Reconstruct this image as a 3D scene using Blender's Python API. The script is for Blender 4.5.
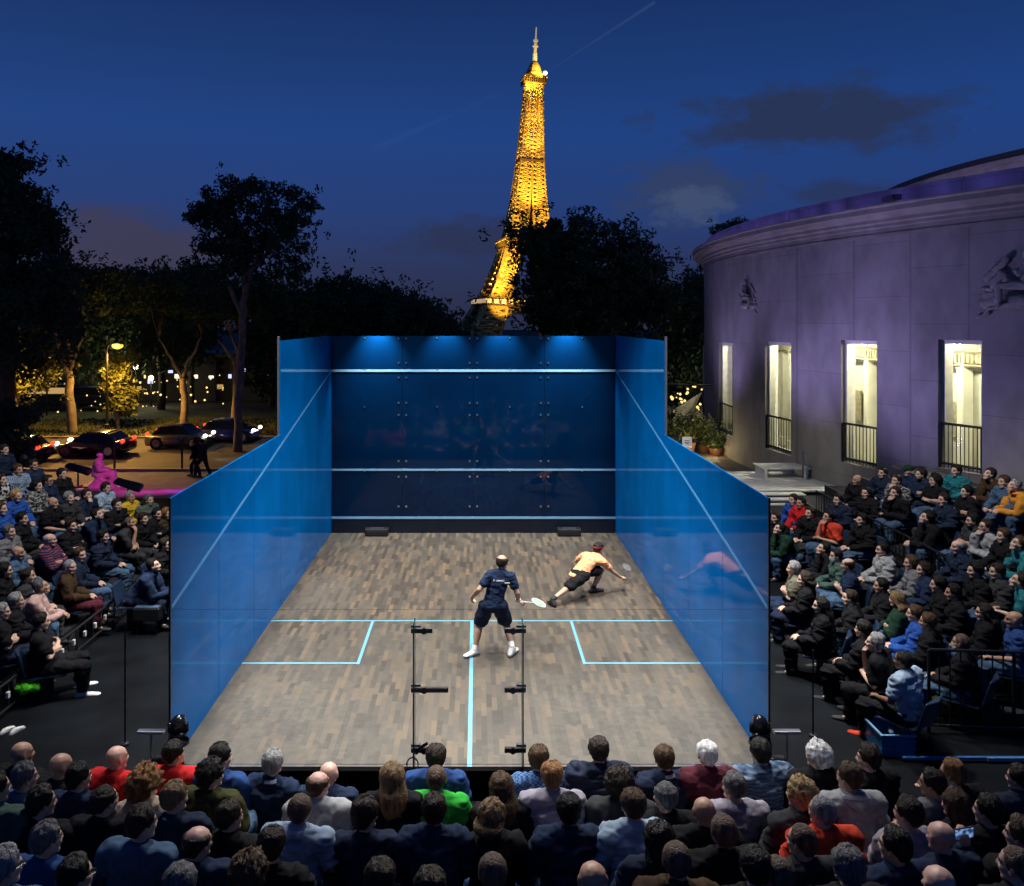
import bpy, bmesh, math, random
from mathutils import Vector, Matrix, noise

for _o in list(bpy.data.objects):
    bpy.data.objects.remove(_o)
SC = bpy.context.scene
COL = SC.collection
R = math.radians
PI = math.pi
# The photograph's verticals were straightened and its heights came out at 0.8 of their true ratio to the widths
# (court lines, players, tower all agree), so the place is built with heights at 0.8.
ZS = 0.8
CX, CZ, F, PX0, PY0 = 0.08, 4.785, 826.0, 477.0, 320.5

# ------------------------------------------------------------------ camera
cam_d = bpy.data.cameras.new('camera')
cam = bpy.data.objects.new('camera', cam_d)
COL.objects.link(cam)
cam.location = (CX, 0, CZ)
cam.rotation_euler = (R(90), 0, 0)
cam_d.sensor_width = 36.0
cam_d.lens = 36.0 * F / 1024.0
cam_d.shift_x = (512.0 - PX0) / 1024.0
cam_d.shift_y = -(443.0 - PY0) / 1024.0
cam_d.clip_start = 0.1
cam_d.clip_end = 6000
SC.camera = cam

# ------------------------------------------------------------------ exposure / render
SC.view_settings.view_transform = 'Standard'
SC.view_settings.look = 'None'
SC.view_settings.exposure = 0.0
SC.view_settings.gamma = 1.0
SC.render.engine = 'CYCLES'
SC.cycles.use_denoising = True
SC.cycles.max_bounces = 6
SC.cycles.diffuse_bounces = 3
SC.cycles.glossy_bounces = 4
SC.cycles.transmission_bounces = 4
SC.cycles.transparent_max_bounces = 8
SC.cycles.caustics_reflective = False
SC.cycles.caustics_refractive = False
SC.cycles.sample_clamp_indirect = 4.0

# ------------------------------------------------------------------ sky (blue hour)
W = bpy.data.worlds.new('World')
SC.world = W
W.use_nodes = True
nt = W.node_tree
for n in list(nt.nodes):
    nt.nodes.remove(n)
N = nt.nodes.new
L = nt.links.new
out = N('ShaderNodeOutputWorld')
bg = N('ShaderNodeBackground')
L(bg.outputs[0], out.inputs[0])
tc = N('ShaderNodeTexCoord')
sep = N('ShaderNodeSeparateXYZ')
L(tc.outputs['Generated'], sep.inputs[0])
ramp = N('ShaderNodeValToRGB')
cr = ramp.color_ramp
stops = [(0.0, (.022, .028, .066)), (.06, (.021, .034, .100)), (.13, (.017, .046, .180)), (.22, (.0130, .053, .222)),
         (.36, (.0078, .031, .128)), (.7, (.005, .018, .075)), (1.0, (.005, .018, .07))]
cr.elements[0].position = 0
cr.elements[0].color = (*stops[0][1], 1)
cr.elements[1].position = 1
cr.elements[1].color = (*stops[-1][1], 1)
for p_, c_ in stops[1:-1]:
    e = cr.elements.new(p_)
    e.color = (*c_, 1)
L(sep.outputs['Z'], ramp.inputs[0])


def wmath(op, a, b=None, clamp=False):
    m = N('ShaderNodeMath')
    m.operation = op
    m.use_clamp = clamp
    for i, x in enumerate((a, b)):
        if x is None:
            continue
        if isinstance(x, (int, float)):
            m.inputs[i].default_value = x
        else:
            L(x, m.inputs[i])
    return m.outputs[0]


def cloud(px, py, hw, hh, col, amount, scale, prev, seed=0.0):
    """one bank of cloud round the direction of a point of the sky"""
    dx = wmath('DIVIDE', sep.outputs['X'], sep.outputs['Y'])
    dz = wmath('DIVIDE', sep.outputs['Z'], sep.outputs['Y'])
    nz = N('ShaderNodeTexNoise')
    mp = N('ShaderNodeMapping')
    mp.inputs['Location'].default_value = (seed, seed * .7, 0)
    mp.inputs['Scale'].default_value = (scale * 1.7, scale * 1.7, scale * 3.6)
    L(tc.outputs['Generated'], mp.inputs[0])
    L(mp.outputs[0], nz.inputs['Vector'])
    nz.inputs['Scale'].default_value = 1.0
    nz.inputs['Detail'].default_value = 9
    nz.inputs['Roughness'].default_value = .64
    ex = wmath('POWER', wmath('DIVIDE', wmath('ABSOLUTE', wmath('SUBTRACT', dx, (px - PX0) / F)), hw / F), 2)
    ez = wmath('POWER', wmath('DIVIDE', wmath('ABSOLUTE', wmath('SUBTRACT', dz, (PY0 - py) / F)), hh / F), 2)
    rad = wmath('SUBTRACT', 1.0, wmath('SQRT', wmath('ADD', ex, ez)))
    v = wmath('ADD', rad, wmath('MULTIPLY', wmath('SUBTRACT', nz.outputs[0], .5), 2.6))
    v = wmath('MULTIPLY', v, 1.8, True)
    v = wmath('MULTIPLY', v, wmath('GREATER_THAN', sep.outputs['Y'], 0.05))
    v = wmath('MULTIPLY', v, amount, True)
    mx = N('ShaderNodeMix')
    mx.data_type = 'RGBA'
    L(v, mx.inputs[0])
    L(prev, mx.inputs[6])
    mx.inputs[7].default_value = (*col, 1)
    return mx.outputs[2]


c = ramp.outputs[0]
c = cloud(815, 118, 170, 40, (.021, .032, .078), .9, 7.0, c, 1.3)
c = cloud(685, 188, 90, 36, (.032, .050, .112), .75, 11.0, c, 4.1)
c = cloud(692, 205, 40, 26, (.055, .085, .170), .75, 16.0, c, 7.7)
c = cloud(135, 245, 110, 45, (.045, .040, .080), .8, 6.0, c, 2.2)
c = cloud(480, 238, 90, 26, (.022, .028, .066), .7, 8.0, c, 9.2)
c = cloud(860, 195, 90, 20, (.022, .030, .070), .6, 10.0, c, 5.5)
sky = N('ShaderNodeTexSky')
sky.sky_type = 'NISHITA'
sky.sun_disc = False
sky.sun_elevation = R(-4)
sky.sun_rotation = R(-60)
skym = N('ShaderNodeMix')
skym.data_type = 'RGBA'
skym.blend_type = 'ADD'
skym.inputs[0].default_value = 0.05
L(c, skym.inputs[6])
L(sky.outputs[0], skym.inputs[7])
L(skym.outputs[2], bg.inputs[0])
bg.inputs[1].default_value = 1.0


# ------------------------------------------------------------------ lamps
def spot(name, loc, target, power, col, deg, blend=.5, soft=.3):
    d = bpy.data.lights.new(name, 'SPOT')
    d.energy = power
    d.color = col
    d.spot_size = R(deg)
    d.spot_blend = blend
    d.shadow_soft_size = soft
    o = bpy.data.objects.new(name, d)
    COL.objects.link(o)
    o.location = loc
    o.rotation_euler = (Vector(target) - Vector(loc)).to_track_quat('-Z', 'Y').to_euler()
    return o


def point(name, loc, power, col, soft=.1):
    d = bpy.data.lights.new(name, 'POINT')
    d.energy = power
    d.color = col
    d.shadow_soft_size = soft
    o = bpy.data.objects.new(name, d)
    COL.objects.link(o)
    o.location = loc
    return o


CW = (1.0, .97, .93)
COURT_P = 6200
# floodlights hung high over the court (above the top of the photograph)
for sx in (-1, 1):
    spot('court_floodlight', (sx * 3.6, 15.8, 11.6), (sx * .5, 14.6, 0), COURT_P, CW, 62, .55, .7)
    spot('court_floodlight', (sx * 3.6, 10.6, 10.6), (sx * .5, 11.6, 0), COURT_P * .8, CW, 62, .55, .7)
# down-lights along the top edge of the front wall
for lx in (-2.15, -.62, .62, 2.1):
    spot('wall_top_light', (lx, 18.30, 4.95), (lx, 18.62, 3.6), 620 if abs(lx) > 1 else 360, (.78, .92, 1), 80, 1.0, .05)
# coloured uplights on the building, statue and steps
for bx, by, tx, ty, p_ in ((6.5, 21, 12.6, 19.5, 700), (6.5, 24, 10.4, 24, 640), (6.0, 29, 9.4, 30.5, 520)):
    spot('purple_uplight', (bx, by, 1.2), (tx, ty, 6.2), p_, (.50, .42, 1.0), 95, .9, .2)
spot('statue_magenta_light', (-10.6, 22.0, 3.4), (-13.6, 29.6, .3), 650, (1.0, .05, .80), 22, .6, .1)
spot('steps_magenta_light', (-7.0, 24.4, 3.0), (-7.6, 25.6, -1), 1500, (.34, .05, 1.0), 62, .7, .1)
spot('steps_magenta_light', (-8.6, 23.6, 3.0), (-10.6, 26.4, -1), 1000, (1.0, .06, .62), 60, .7, .1)
spot('terrace_lamp', (6.9, 21.5, 3.4), (9.2, 24.0, 0), 150, (1, .93, .75), 80, .8, .1)
# stage wash on the stands (the rig above the court spills on to them)
spot('stand_wash', (-2.5, 12.5, 11.0), (-7.5, 14.5, .8), 4000, (1, .95, .88), 62, .7, .5)
spot('stand_wash', (2.5, 12.5, 11.0), (7.5, 14.0, .8), 3900, (1, .95, .88), 62, .7, .5)
spot('stand_wash', (-2.5, 16.5, 11.8), (-2, 6.3, .8), 5400, (1, .955, .90), 46, .7, .4)
spot('stand_wash', (3.0, 16.5, 11.8), (2.5, 6.3, .8), 5400, (1, .955, .90), 46, .7, .4)

# ================================================================== helpers
_M = {}


def mat(name, col, rough=.6, metal=0.0, var=.12, vscale=6.0, bump=0.0, bscale=40.0, spec=.5, emit=None, estr=0.0,
        coat=0.0, stretch=(1, 1, 1), detail=4):
    """principled material whose colour wanders with an object-space noise"""
    if name in _M:
        return _M[name]
    m = bpy.data.materials.new(name)
    m.use_nodes = True
    t = m.node_tree
    b = t.nodes['Principled BSDF']
    b.inputs['Roughness'].default_value = rough
    b.inputs['Metallic'].default_value = metal
    b.inputs['Specular IOR Level'].default_value = spec
    b.inputs['Coat Weight'].default_value = coat
    tcn = t.nodes.new('ShaderNodeTexCoord')
    mp = t.nodes.new('ShaderNodeMapping')
    mp.inputs['Scale'].default_value = stretch
    t.links.new(tcn.outputs['Object'], mp.inputs[0])
    if var > 0:
        nz = t.nodes.new('ShaderNodeTexNoise')
        nz.inputs['Scale'].default_value = vscale
        nz.inputs['Detail'].default_value = detail
        t.links.new(mp.outputs[0], nz.inputs['Vector'])
        rp = t.nodes.new('ShaderNodeValToRGB')
        rp.color_ramp.elements[0].position = .3
        rp.color_ramp.elements[1].position = .7
        rp.color_ramp.elements[0].color = (*[max(0, x * (1 - var)) for x in col], 1)
        rp.color_ramp.elements[1].color = (*[min(1, x * (1 + var)) for x in col], 1)
        t.links.new(nz.outputs[0], rp.inputs[0])
        t.links.new(rp.outputs[0], b.inputs['Base Color'])
    else:
        b.inputs['Base Color'].default_value = (*col, 1)
    if bump > 0:
        n2 = t.nodes.new('ShaderNodeTexNoise')
        n2.inputs['Scale'].default_value = bscale
        n2.inputs['Detail'].default_value = 4
        t.links.new(mp.outputs[0], n2.inputs['Vector'])
        bp = t.nodes.new('ShaderNodeBump')
        bp.inputs['Strength'].default_value = bump
        bp.inputs['Distance'].default_value = .02
        t.links.new(n2.outputs[0], bp.inputs['Height'])
        t.links.new(bp.outputs[0], b.inputs['Normal'])
    if emit:
        b.inputs['Emission Color'].default_value = (*emit, 1)
        b.inputs['Emission Strength'].default_value = estr
    _M[name] = m
    return m


def hullgeo(items):
    """convex hull of ellipsoids (centre, radius or (rx,ry,rz)) -> verts, faces"""
    bm = bmesh.new()
    for c, r in items:
        if isinstance(r, (int, float)):
            r = (r, r, r)
        bmesh.ops.create_icosphere(bm, subdivisions=2, radius=1.0,
                                   matrix=Matrix.Translation(c) @ Matrix.Diagonal((*r, 1)))
    res = bmesh.ops.convex_hull(bm, input=list(bm.verts))
    used = set()
    faces = []
    for g in res['geom']:
        if isinstance(g, bmesh.types.BMFace):
            faces.append(g)
    vs, idx = [], {}
    fs = []
    for f in faces:
        if not f.is_valid:
            continue
        r_ = []
        for v in f.verts:
            if v not in idx:
                idx[v] = len(vs)
                vs.append(v.co.copy())
            r_.append(idx[v])
        fs.append(tuple(r_))
    bm.free()
    return vs, fs


class MB:
    def __init__(s):
        s.v, s.f, s.m = [], [], []

    def add(s, vs, fs, mi=0):
        b = len(s.v)
        s.v.extend(Vector(v) for v in vs)
        s.f.extend(tuple(b + i for i in f) for f in fs)
        s.m.extend([mi] * len(fs))
        return s

    def box(s, x0, x1, y0, y1, z0, z1, mi=0):
        v = [(x, y, z) for z in (z0, z1) for y in (y0, y1) for x in (x0, x1)]
        return s.add(v, [(0, 2, 3, 1), (4, 5, 7, 6), (0, 1, 5, 4), (2, 6, 7, 3), (0, 4, 6, 2), (1, 3, 7, 5)], mi)

    def bbox(s, x0, x1, y0, y1, z0, z1, bev=.01, mi=0):
        """box with chamfered edges"""
        bm = bmesh.new()
        bmesh.ops.create_cube(bm, size=1, matrix=Matrix.Translation(((x0 + x1) / 2, (y0 + y1) / 2, (z0 + z1) / 2)) @
                              Matrix.Diagonal((x1 - x0, y1 - y0, z1 - z0, 1)))
        bmesh.ops.bevel(bm, geom=list(bm.edges), offset=bev, segments=2, affect='EDGES', profile=.5)
        bm.verts.index_update()
        s.add([v.co for v in bm.verts], [tuple(v.index for v in f.verts) for f in bm.faces], mi)
        bm.free()
        return s

    def tube(s, pts, rad, n=8, mi=0, cap=True):
        pts = [Vector(p) for p in pts]
        if isinstance(rad, (int, float)):
            rad = [rad] * len(pts)
        rings = []
        up = None
        for i, p in enumerate(pts):
            d = (pts[min(i + 1, len(pts) - 1)] - pts[max(i - 1, 0)])
            if d.length < 1e-9:
                d = Vector((0, 0, 1))
            d.normalize()
            if up is None:
                up = Vector((0, 0, 1)) if abs(d.z) < .9 else Vector((1, 0, 0))
            a = d.cross(up)
            if a.length < 1e-6:
                a = d.orthogonal()
            a.normalize()
            b = a.cross(d).normalized()
            up = b
            rings.append([p + (a * math.cos(2 * PI * k / n) + b * math.sin(2 * PI * k / n)) * rad[i] for k in range(n)])
        vs = [v for r in rings for v in r]
        fs = []
        for i in range(len(rings) - 1):
            for k in range(n):
                fs.append((i * n + k, i * n + (k + 1) % n, (i + 1) * n + (k + 1) % n, (i + 1) * n + k))
        if cap:
            fs.append(tuple(range(n - 1, -1, -1)))
            fs.append(tuple((len(rings) - 1) * n + k for k in range(n)))
        return s.add(vs, fs, mi)

    def bar(s, p, q, w, mi=0):
        """thin square bar without end caps"""
        return s.tube([p, q], w * .7071, 4, mi, False)

    def lathe(s, prof, c, n=16, mi=0):
        c = Vector(c)
        vs = [c + Vector((r * math.cos(2 * PI * k / n), r * math.sin(2 * PI * k / n), z)) for r, z in prof for k in range(n)]
        fs = [(i * n + k, i * n + (k + 1) % n, (i + 1) * n + (k + 1) % n, (i + 1) * n + k)
              for i in range(len(prof) - 1) for k in range(n)]
        return s.add(vs, fs, mi)

    def ell(s, c, r, nu=12, nv=8, mi=0):
        if isinstance(r, (int, float)):
            r = (r, r, r)
        bm = bmesh.new()
        bmesh.ops.create_uvsphere(bm, u_segments=nu, v_segments=nv, radius=1,
                                  matrix=Matrix.Translation(c) @ Matrix.Diagonal((*r, 1)))
        bm.verts.index_update()
        s.add([v.co for v in bm.verts], [tuple(v.index for v in f.verts) for f in bm.faces], mi)
        bm.free()
        return s

    def hull(s, items, mi=0):
        v, f = hullgeo(items)
        return s.add(v, f, mi)

    def mesh(s, name):
        me = bpy.data.meshes.new(name)
        me.from_pydata([tuple(v) for v in s.v], [], s.f)
        if any(s.m):
            me.polygons.foreach_set('material_index', s.m)
        me.update()
        return me

    def build(s, name, mats, parent=None, smooth=False, local=False):
        """link as ONE mesh object; coordinates are the world's unless local"""
        if parent is not None and not local:
            o_ = parent.matrix_world.translation if parent.parent is None else parent['_w']
            o_ = Vector(o_)
            for v in s.v:
                v -= o_
        me = s.mesh(name)
        if not isinstance(mats, (list, tuple)):
            mats = [mats]
        for m in mats:
            me.materials.append(m)
        if smooth:
            me.polygons.foreach_set('use_smooth', [True] * len(me.polygons))
        o = bpy.data.objects.new(name, me)
        COL.objects.link(o)
        if parent is not None:
            o.parent = parent
        return o


def fixnormals(o):
    bm = bmesh.new()
    bm.from_mesh(o.data)
    bmesh.ops.recalc_face_normals(bm, faces=bm.faces)
    bm.to_mesh(o.data)
    bm.free()
    return o


def tag(o, label=None, cat=None, group=None, kind=None):
    if label:
        o['label'] = label
    if cat:
        o['category'] = cat
    if group:
        o['group'] = group
    if kind:
        o['kind'] = kind
    return o


def thing(name, label, cat, loc=(0, 0, 0), rz=0.0, group=None, scale=None, kind=None):
    o = bpy.data.objects.new(name, None)
    COL.objects.link(o)
    o.empty_display_size = .2
    o.location = loc
    o.rotation_euler = (0, 0, rz)
    if scale:
        o.scale = scale
    o.matrix_world = Matrix.LocRotScale(Vector(loc), o.rotation_euler, Vector(scale or (1, 1, 1)))
    return tag(o, label, cat, group, kind)


def sub(mb, name, mats, part, smooth=False):
    """sub-part: coordinates are the world's; part's parent is a thing"""
    o_ = part.parent.location
    for v in mb.v:
        v -= o_
    return mb.build(name, mats, part, smooth, True)


def struct(o):
    o['kind'] = 'structure'
    return o


def P(px, py, D):
    return Vector((CX + (px - PX0) * D / F, D, CZ - (py - PY0) * D / F))


def grid_mesh(rows):
    """rows of points -> verts, quads"""
    n = len(rows[0])
    vs = [p for r in rows for p in r]
    fs = [(i * n + k, i * n + k + 1, (i + 1) * n + k + 1, (i + 1) * n + k) for i in range(len(rows) - 1) for k in range(n - 1)]
    return vs, fs

# ================================================================== ground
M_ground = mat('earth', (.045, .040, .034), .9, var=.4, vscale=.6, bump=.3, bscale=6)
M_carpet = mat('dark_carpet', (.0050, .0064, .0085), .7, var=.5, vscale=1.6, bump=.25, bscale=160, spec=.06)
M_stone_floor = mat('stone_paving', (.20, .185, .165), .8, var=.25, vscale=2.0, bump=.2, bscale=20)
M_asphalt = mat('asphalt', (.060, .056, .052), .75, var=.3, vscale=1.2, bump=.3, bscale=60)
M_grass = mat('grass_blades', (.060, .075, .020), .9, var=.45, vscale=1.1, bump=.5, bscale=30)
FLZ = -.20      # level of the floor round the court
GZ = -1.25      # level of the street

mb = MB()
prof = [(19, -3.0), (26.2, -3.0), (26.6, GZ - .2), (27, GZ), (44, GZ), (60, GZ), (90, -1.6), (160, -12), (260, -28.6), (900, -28.6), (3000, -28.6)]
xs = [-1500, -300, -90, -40, -20, 0, 20, 40, 90, 300, 1500]
vs, fs = grid_mesh([[(x * max(1, d / 900), d, z) for x in xs] for d, z in prof])
mb.add(vs, fs)
struct(mb.build('ground', M_ground))
mb = MB()
mb.box(-14, 20, -4, 23.2, FLZ - .25, FLZ)
mb.box(-4.2, 20, 23.2, 25.2, FLZ - .25, FLZ)
struct(mb.build('terrace_floor', M_carpet))
mb = MB()
mb.box(-26, -4.21, 23.21, 24.8, GZ - .3, FLZ - .12)
mb.box(-26, -4.21, 24.8, 26.2, GZ - .3, FLZ - .37)
mb.box(-26, -4.21, 26.2, 27.5, GZ - .3, FLZ - .62)
mb.box(-26, -4.21, 27.5, 28.8, GZ - .3, FLZ - .85)
struct(mb.build('steps', M_stone_floor))
mb = MB()
mb.box(5.2, 40, 25.21, 48, GZ - .3, FLZ - .03)
struct(mb.build('terrace_paving', M_stone_floor))
mb = MB()
mb.box(-60, 5.1, 29.0, 33.0, GZ - .2, GZ + .012)
struct(mb.build('pavement', M_stone_floor))
mb = MB()
mb.box(-120, 5.1, 33.3, 42.2, GZ - .2, GZ + .006)
struct(mb.build('road', M_asphalt))
mb = MB()
mb.box(-120, 5.1, 33.0, 33.3, GZ - .2, GZ + .10)
mb.box(-120, 5.1, 42.2, 42.5, GZ - .2, GZ + .10)
struct(mb.build('kerb', M_stone_floor))
mb = MB()
mb.box(-120, 5.1, 42.5, 54, GZ - .2, GZ + .05)
struct(mb.build('lawn_ground', M_grass))
mb = MB()
rnd = random.Random(4)
for i in range(9000):
    x, y = rnd.uniform(-26, 2), rnd.uniform(42.6, 50)
    h, a = rnd.uniform(.05, .16), rnd.uniform(0, PI)
    w = .05
    dx, dy = math.cos(a) * w, math.sin(a) * w
    mb.add([(x - dx, y - dy, GZ + .05), (x + dx, y + dy, GZ + .05), (x + rnd.uniform(-.05, .05), y + rnd.uniform(-.05, .05), GZ + .05 + h)], [(0, 1, 2)])
tag(mb.build('grass', M_grass), 'patchy roadside grass under the street trees', 'grass', kind='stuff')

# ================================================================== court
HW, YF, YB = 3.2, 18.6, 8.85
# parquet: narrow boards running towards the front wall, each with its own tone, worn grey near the back
def floor_mat():
    m = bpy.data.materials.new('worn_parquet')
    m.use_nodes = True
    t = m.node_tree
    b = t.nodes['Principled BSDF']
    n = t.nodes.new
    l = t.links.new
    tcn = n('ShaderNodeTexCoord')
    s = n('ShaderNodeSeparateXYZ')
    l(tcn.outputs['Object'], s.inputs[0])

    def mth(op, a, b_=None, clamp=False):
        k = n('ShaderNodeMath')
        k.operation = op
        k.use_clamp = clamp
        for i, x in enumerate((a, b_)):
            if x is None:
                continue
            if isinstance(x, (int, float)):
                k.inputs[i].default_value = x
            else:
                l(x, k.inputs[i])
        return k.outputs[0]
    row_f = mth('DIVIDE', s.outputs['X'], .066)
    row = mth('FLOOR', row_f)
    wn = n('ShaderNodeTexWhiteNoise')
    wn.noise_dimensions = '1D'
    l(row, wn.inputs['W'])
    u = mth('ADD', mth('DIVIDE', s.outputs['Y'], .35), mth('MULTIPLY', wn.outputs['Value'], 7.3))
    idx = mth('FLOOR', u)
    cmb = n('ShaderNodeCombineXYZ')
    l(row, cmb.inputs[0])
    l(idx, cmb.inputs[1])
    w2 = n('ShaderNodeTexWhiteNoise')
    w2.noise_dimensions = '2D'
    l(cmb.outputs[0], w2.inputs['Vector'])
    rp = n('ShaderNodeValToRGB')
    r = rp.color_ramp
    r.elements[0].position = 0
    r.elements[0].color = (.038, .030, .022, 1)
    r.elements[1].position = 1
    r.elements[1].color = (.120, .086, .052, 1)
    for p_, c_ in ((.3, (.058, .047, .036)), (.55, (.073, .060, .046)), (.8, (.090, .069, .047))):
        e = r.elements.new(p_)
        e.color = (*c_, 1)
    l(w2.outputs['Value'], rp.inputs[0])
    # seams
    fx = mth('FRACT', row_f)
    fu = mth('FRACT', u)
    seam = mth('MAXIMUM', mth('LESS_THAN', fx, .035), mth('LESS_THAN', fu, .012))
    m1 = n('ShaderNodeMix')
    m1.data_type = 'RGBA'
    l(mth('MULTIPLY', seam, .45), m1.inputs[0])
    l(rp.outputs[0], m1.inputs[6])
    m1.inputs[7].default_value = (.025, .02, .017, 1)
    # scuffed grey areas, denser towards the back wall and the side walls
    nz = n('ShaderNodeTexNoise')
    nz.inputs['Scale'].default_value = .55
    nz.inputs['Detail'].default_value = 7
    nz.inputs['Roughness'].default_value = .62
    l(tcn.outputs['Object'], nz.inputs['Vector'])
    grad = mth('MULTIPLY', mth('SUBTRACT', 13.2, s.outputs['Y']), .085)
    sidew = mth('MULTIPLY', mth('SUBTRACT', mth('ABSOLUTE', s.outputs['X']), 1.6), .16)
    k = mth('ADD', mth('ADD', grad, mth('MAXIMUM', sidew, -.1)), mth('MULTIPLY', mth('SUBTRACT', nz.outputs[0], .42), 2.4))
    k = mth('MULTIPLY', k, .80, True)
    k = mth('MINIMUM', k, .74)
    m2 = n('ShaderNodeMix')
    m2.data_type = 'RGBA'
    l(k, m2.inputs[0])
    l(m1.outputs[2], m2.inputs[6])
    nf = n('ShaderNodeTexNoise')
    nf.inputs['Scale'].default_value = 9
    nf.inputs['Detail'].default_value = 8
    nf.inputs['Roughness'].default_value = .7
    l(tcn.outputs['Object'], nf.inputs['Vector'])
    rg = n('ShaderNodeValToRGB')
    rg.color_ramp.elements[0].position = .32
    rg.color_ramp.elements[1].position = .70
    rg.color_ramp.elements[0].color = (.040, .038, .033, 1)
    rg.color_ramp.elements[1].color = (.108, .100, .083, 1)
    l(nf.outputs[0], rg.inputs[0])
    l(rg.outputs[0], m2.inputs[7])
    # dark scuff smudges
    ns = n('ShaderNodeTexNoise')
    ns.inputs['Scale'].default_value = 1.3
    ns.inputs['Detail'].default_value = 5
    mp = n('ShaderNodeMapping')
    mp.inputs['Location'].default_value = (11, 5, 0)
    l(tcn.outputs['Object'], mp.inputs[0])
    l(mp.outputs[0], ns.inputs['Vector'])
    sm = mth('MULTIPLY', mth('SUBTRACT', ns.outputs[0], .53), 3.2, True)
    m3 = n('ShaderNodeMix')
    m3.data_type = 'RGBA'
    l(mth('MULTIPLY', sm, .72), m3.inputs[0])
    l(m2.outputs[2], m3.inputs[6])
    m3.inputs[7].default_value = (.032, .030, .028, 1)
    l(m3.outputs[2], b.inputs['Base Color'])
    b.inputs['Roughness'].default_value = .62
    b.inputs['Specular IOR Level'].default_value = .3
    return m


M_parq = floor_mat()
M_black = mat('black_metal', (.012, .012, .014), .4, var=.2, spec=.5)
M_blackm = mat('black_rubber', (.010, .011, .013), .75, var=.3)
M_blueg = mat('blue_glass_film', (.0002, .098, .325), .06, var=.18, vscale=1.1, spec=.05, coat=.0)
M_navyg = mat('navy_glass', (.0004, .0150, .053), .04, var=.3, vscale=.4, spec=.26)
M_line = mat('pale_blue_line_paint', (.10, .30, .40), .55, var=.06)
M_linew = mat('white_line_film', (.24, .46, .66), .45, var=.05)
M_steel = mat('steel', (.55, .57, .6), .3, 1.0, var=.1)
M_white = mat('white_paint', (.78, .78, .76), .5, var=.06)

mb = MB()
mb.box(-HW - .05, HW + .05, YB - .04, YF + .05, FLZ + .002, 0)
cf = mb.build('court_floor', M_parq)
struct(cf)
mb = MB()
LT = .003
yS = YF - 5.44       # short line
mb.box(-HW, HW, yS - .022, yS + .018, .001, LT)
mb.box(-.025, .025, YB, yS - .025, .001, LT)
for s_ in (-1, 1):
    a, b_ = (HW - 1.6), HW
    x0, x1 = sorted((s_ * a, s_ * b_))
    mb.box(x0, x1, yS - 1.65, yS - 1.605, .001, LT)
    xa, xb = sorted((s_ * (a), s_ * (a - .042)))
    mb.box(xa, xb, yS - 1.66, yS - .025, .001, LT)
tag(mb.build('line_marking', M_line, cf), None, None)
cf.children[0]['kind'] = 'structure'
mb = MB()
mb.box(-HW - .09, HW + .09, YB - .13, YB - .045, FLZ, .03)
mb.box(-HW - .09, -HW - .055, YB - .04, YF, FLZ, -.02)
mb.box(HW + .055, HW + .09, YB - .04, YF, FLZ, -.02)
tag(mb.build('court_plinth', mat('matt_black_paint', (.005, .005, .006), .8, var=.3, spec=.08)), 'low black edging round the raised court floor', 'plinth')

# front wall
fw = thing('front_wall', 'dark blue glass front wall of the squash court with pale lines', 'court wall', (0, YF, 0))
FT = 4.436
nxp = 5
for i in range(4):
    x0, x1 = -HW + i * 1.6 + .004, -HW + (i + 1) * 1.6 - .004
    mb = MB()
    mb.box(x0, x1, YF, YF + .014, .36, FT)
    mb.build('glass_panel', M_navyg, fw)
mb = MB()
mb.box(-HW, HW, YF, YF + .03, 0, .33)
mb.build('tin', mat('dark_tin', (.004, .009, .022), .35, var=.3), fw)
for z, h in ((4.57 * ZS, .052), (1.78 * ZS, .042), (.345, .05)):
    mb = MB()
    mb.box(-HW, HW, YF - .012, YF - .002, z - h / 2, z + h / 2)
    mb.build('line_strip', M_linew, fw)
for xi in (-1.6, 0, 1.6):
    for z in (.60, 1.27, 1.62, 2.66, 2.93, 3.50, 3.83, 4.38):
        mb = MB()
        for dx in (-.085, .085):
            mb.tube([(xi + dx, YF - .012, z), (xi + dx, YF + .05, z)], .024, 10)
        mb.build('clamp_disc', M_steel, fw)
for xi in (-2.45, -.82, .82, 2.45):
    for z in (1.40, 2.84, 3.68, 4.39):
        mb = MB()
        mb.tube([(xi, YF - .013, z), (xi, YF + .05, z)], .02, 10)
        mb.build('fixing_bolt', M_steel, fw)
mb = MB()
mb.box(-HW - .02, HW + .02, YF + .03, YF + .075, FT - .05, FT - .004)
mb.build('top_rail', M_black, fw)
for lx in (-2.15, -.62, .62, 2.1):
    mb = MB()
    mb.bbox(lx - .09, lx + .09, YF + .08, YF + .16, FT - .06, FT - .01, .008)
    mb.build('lamp_bracket', M_black, fw)
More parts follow.
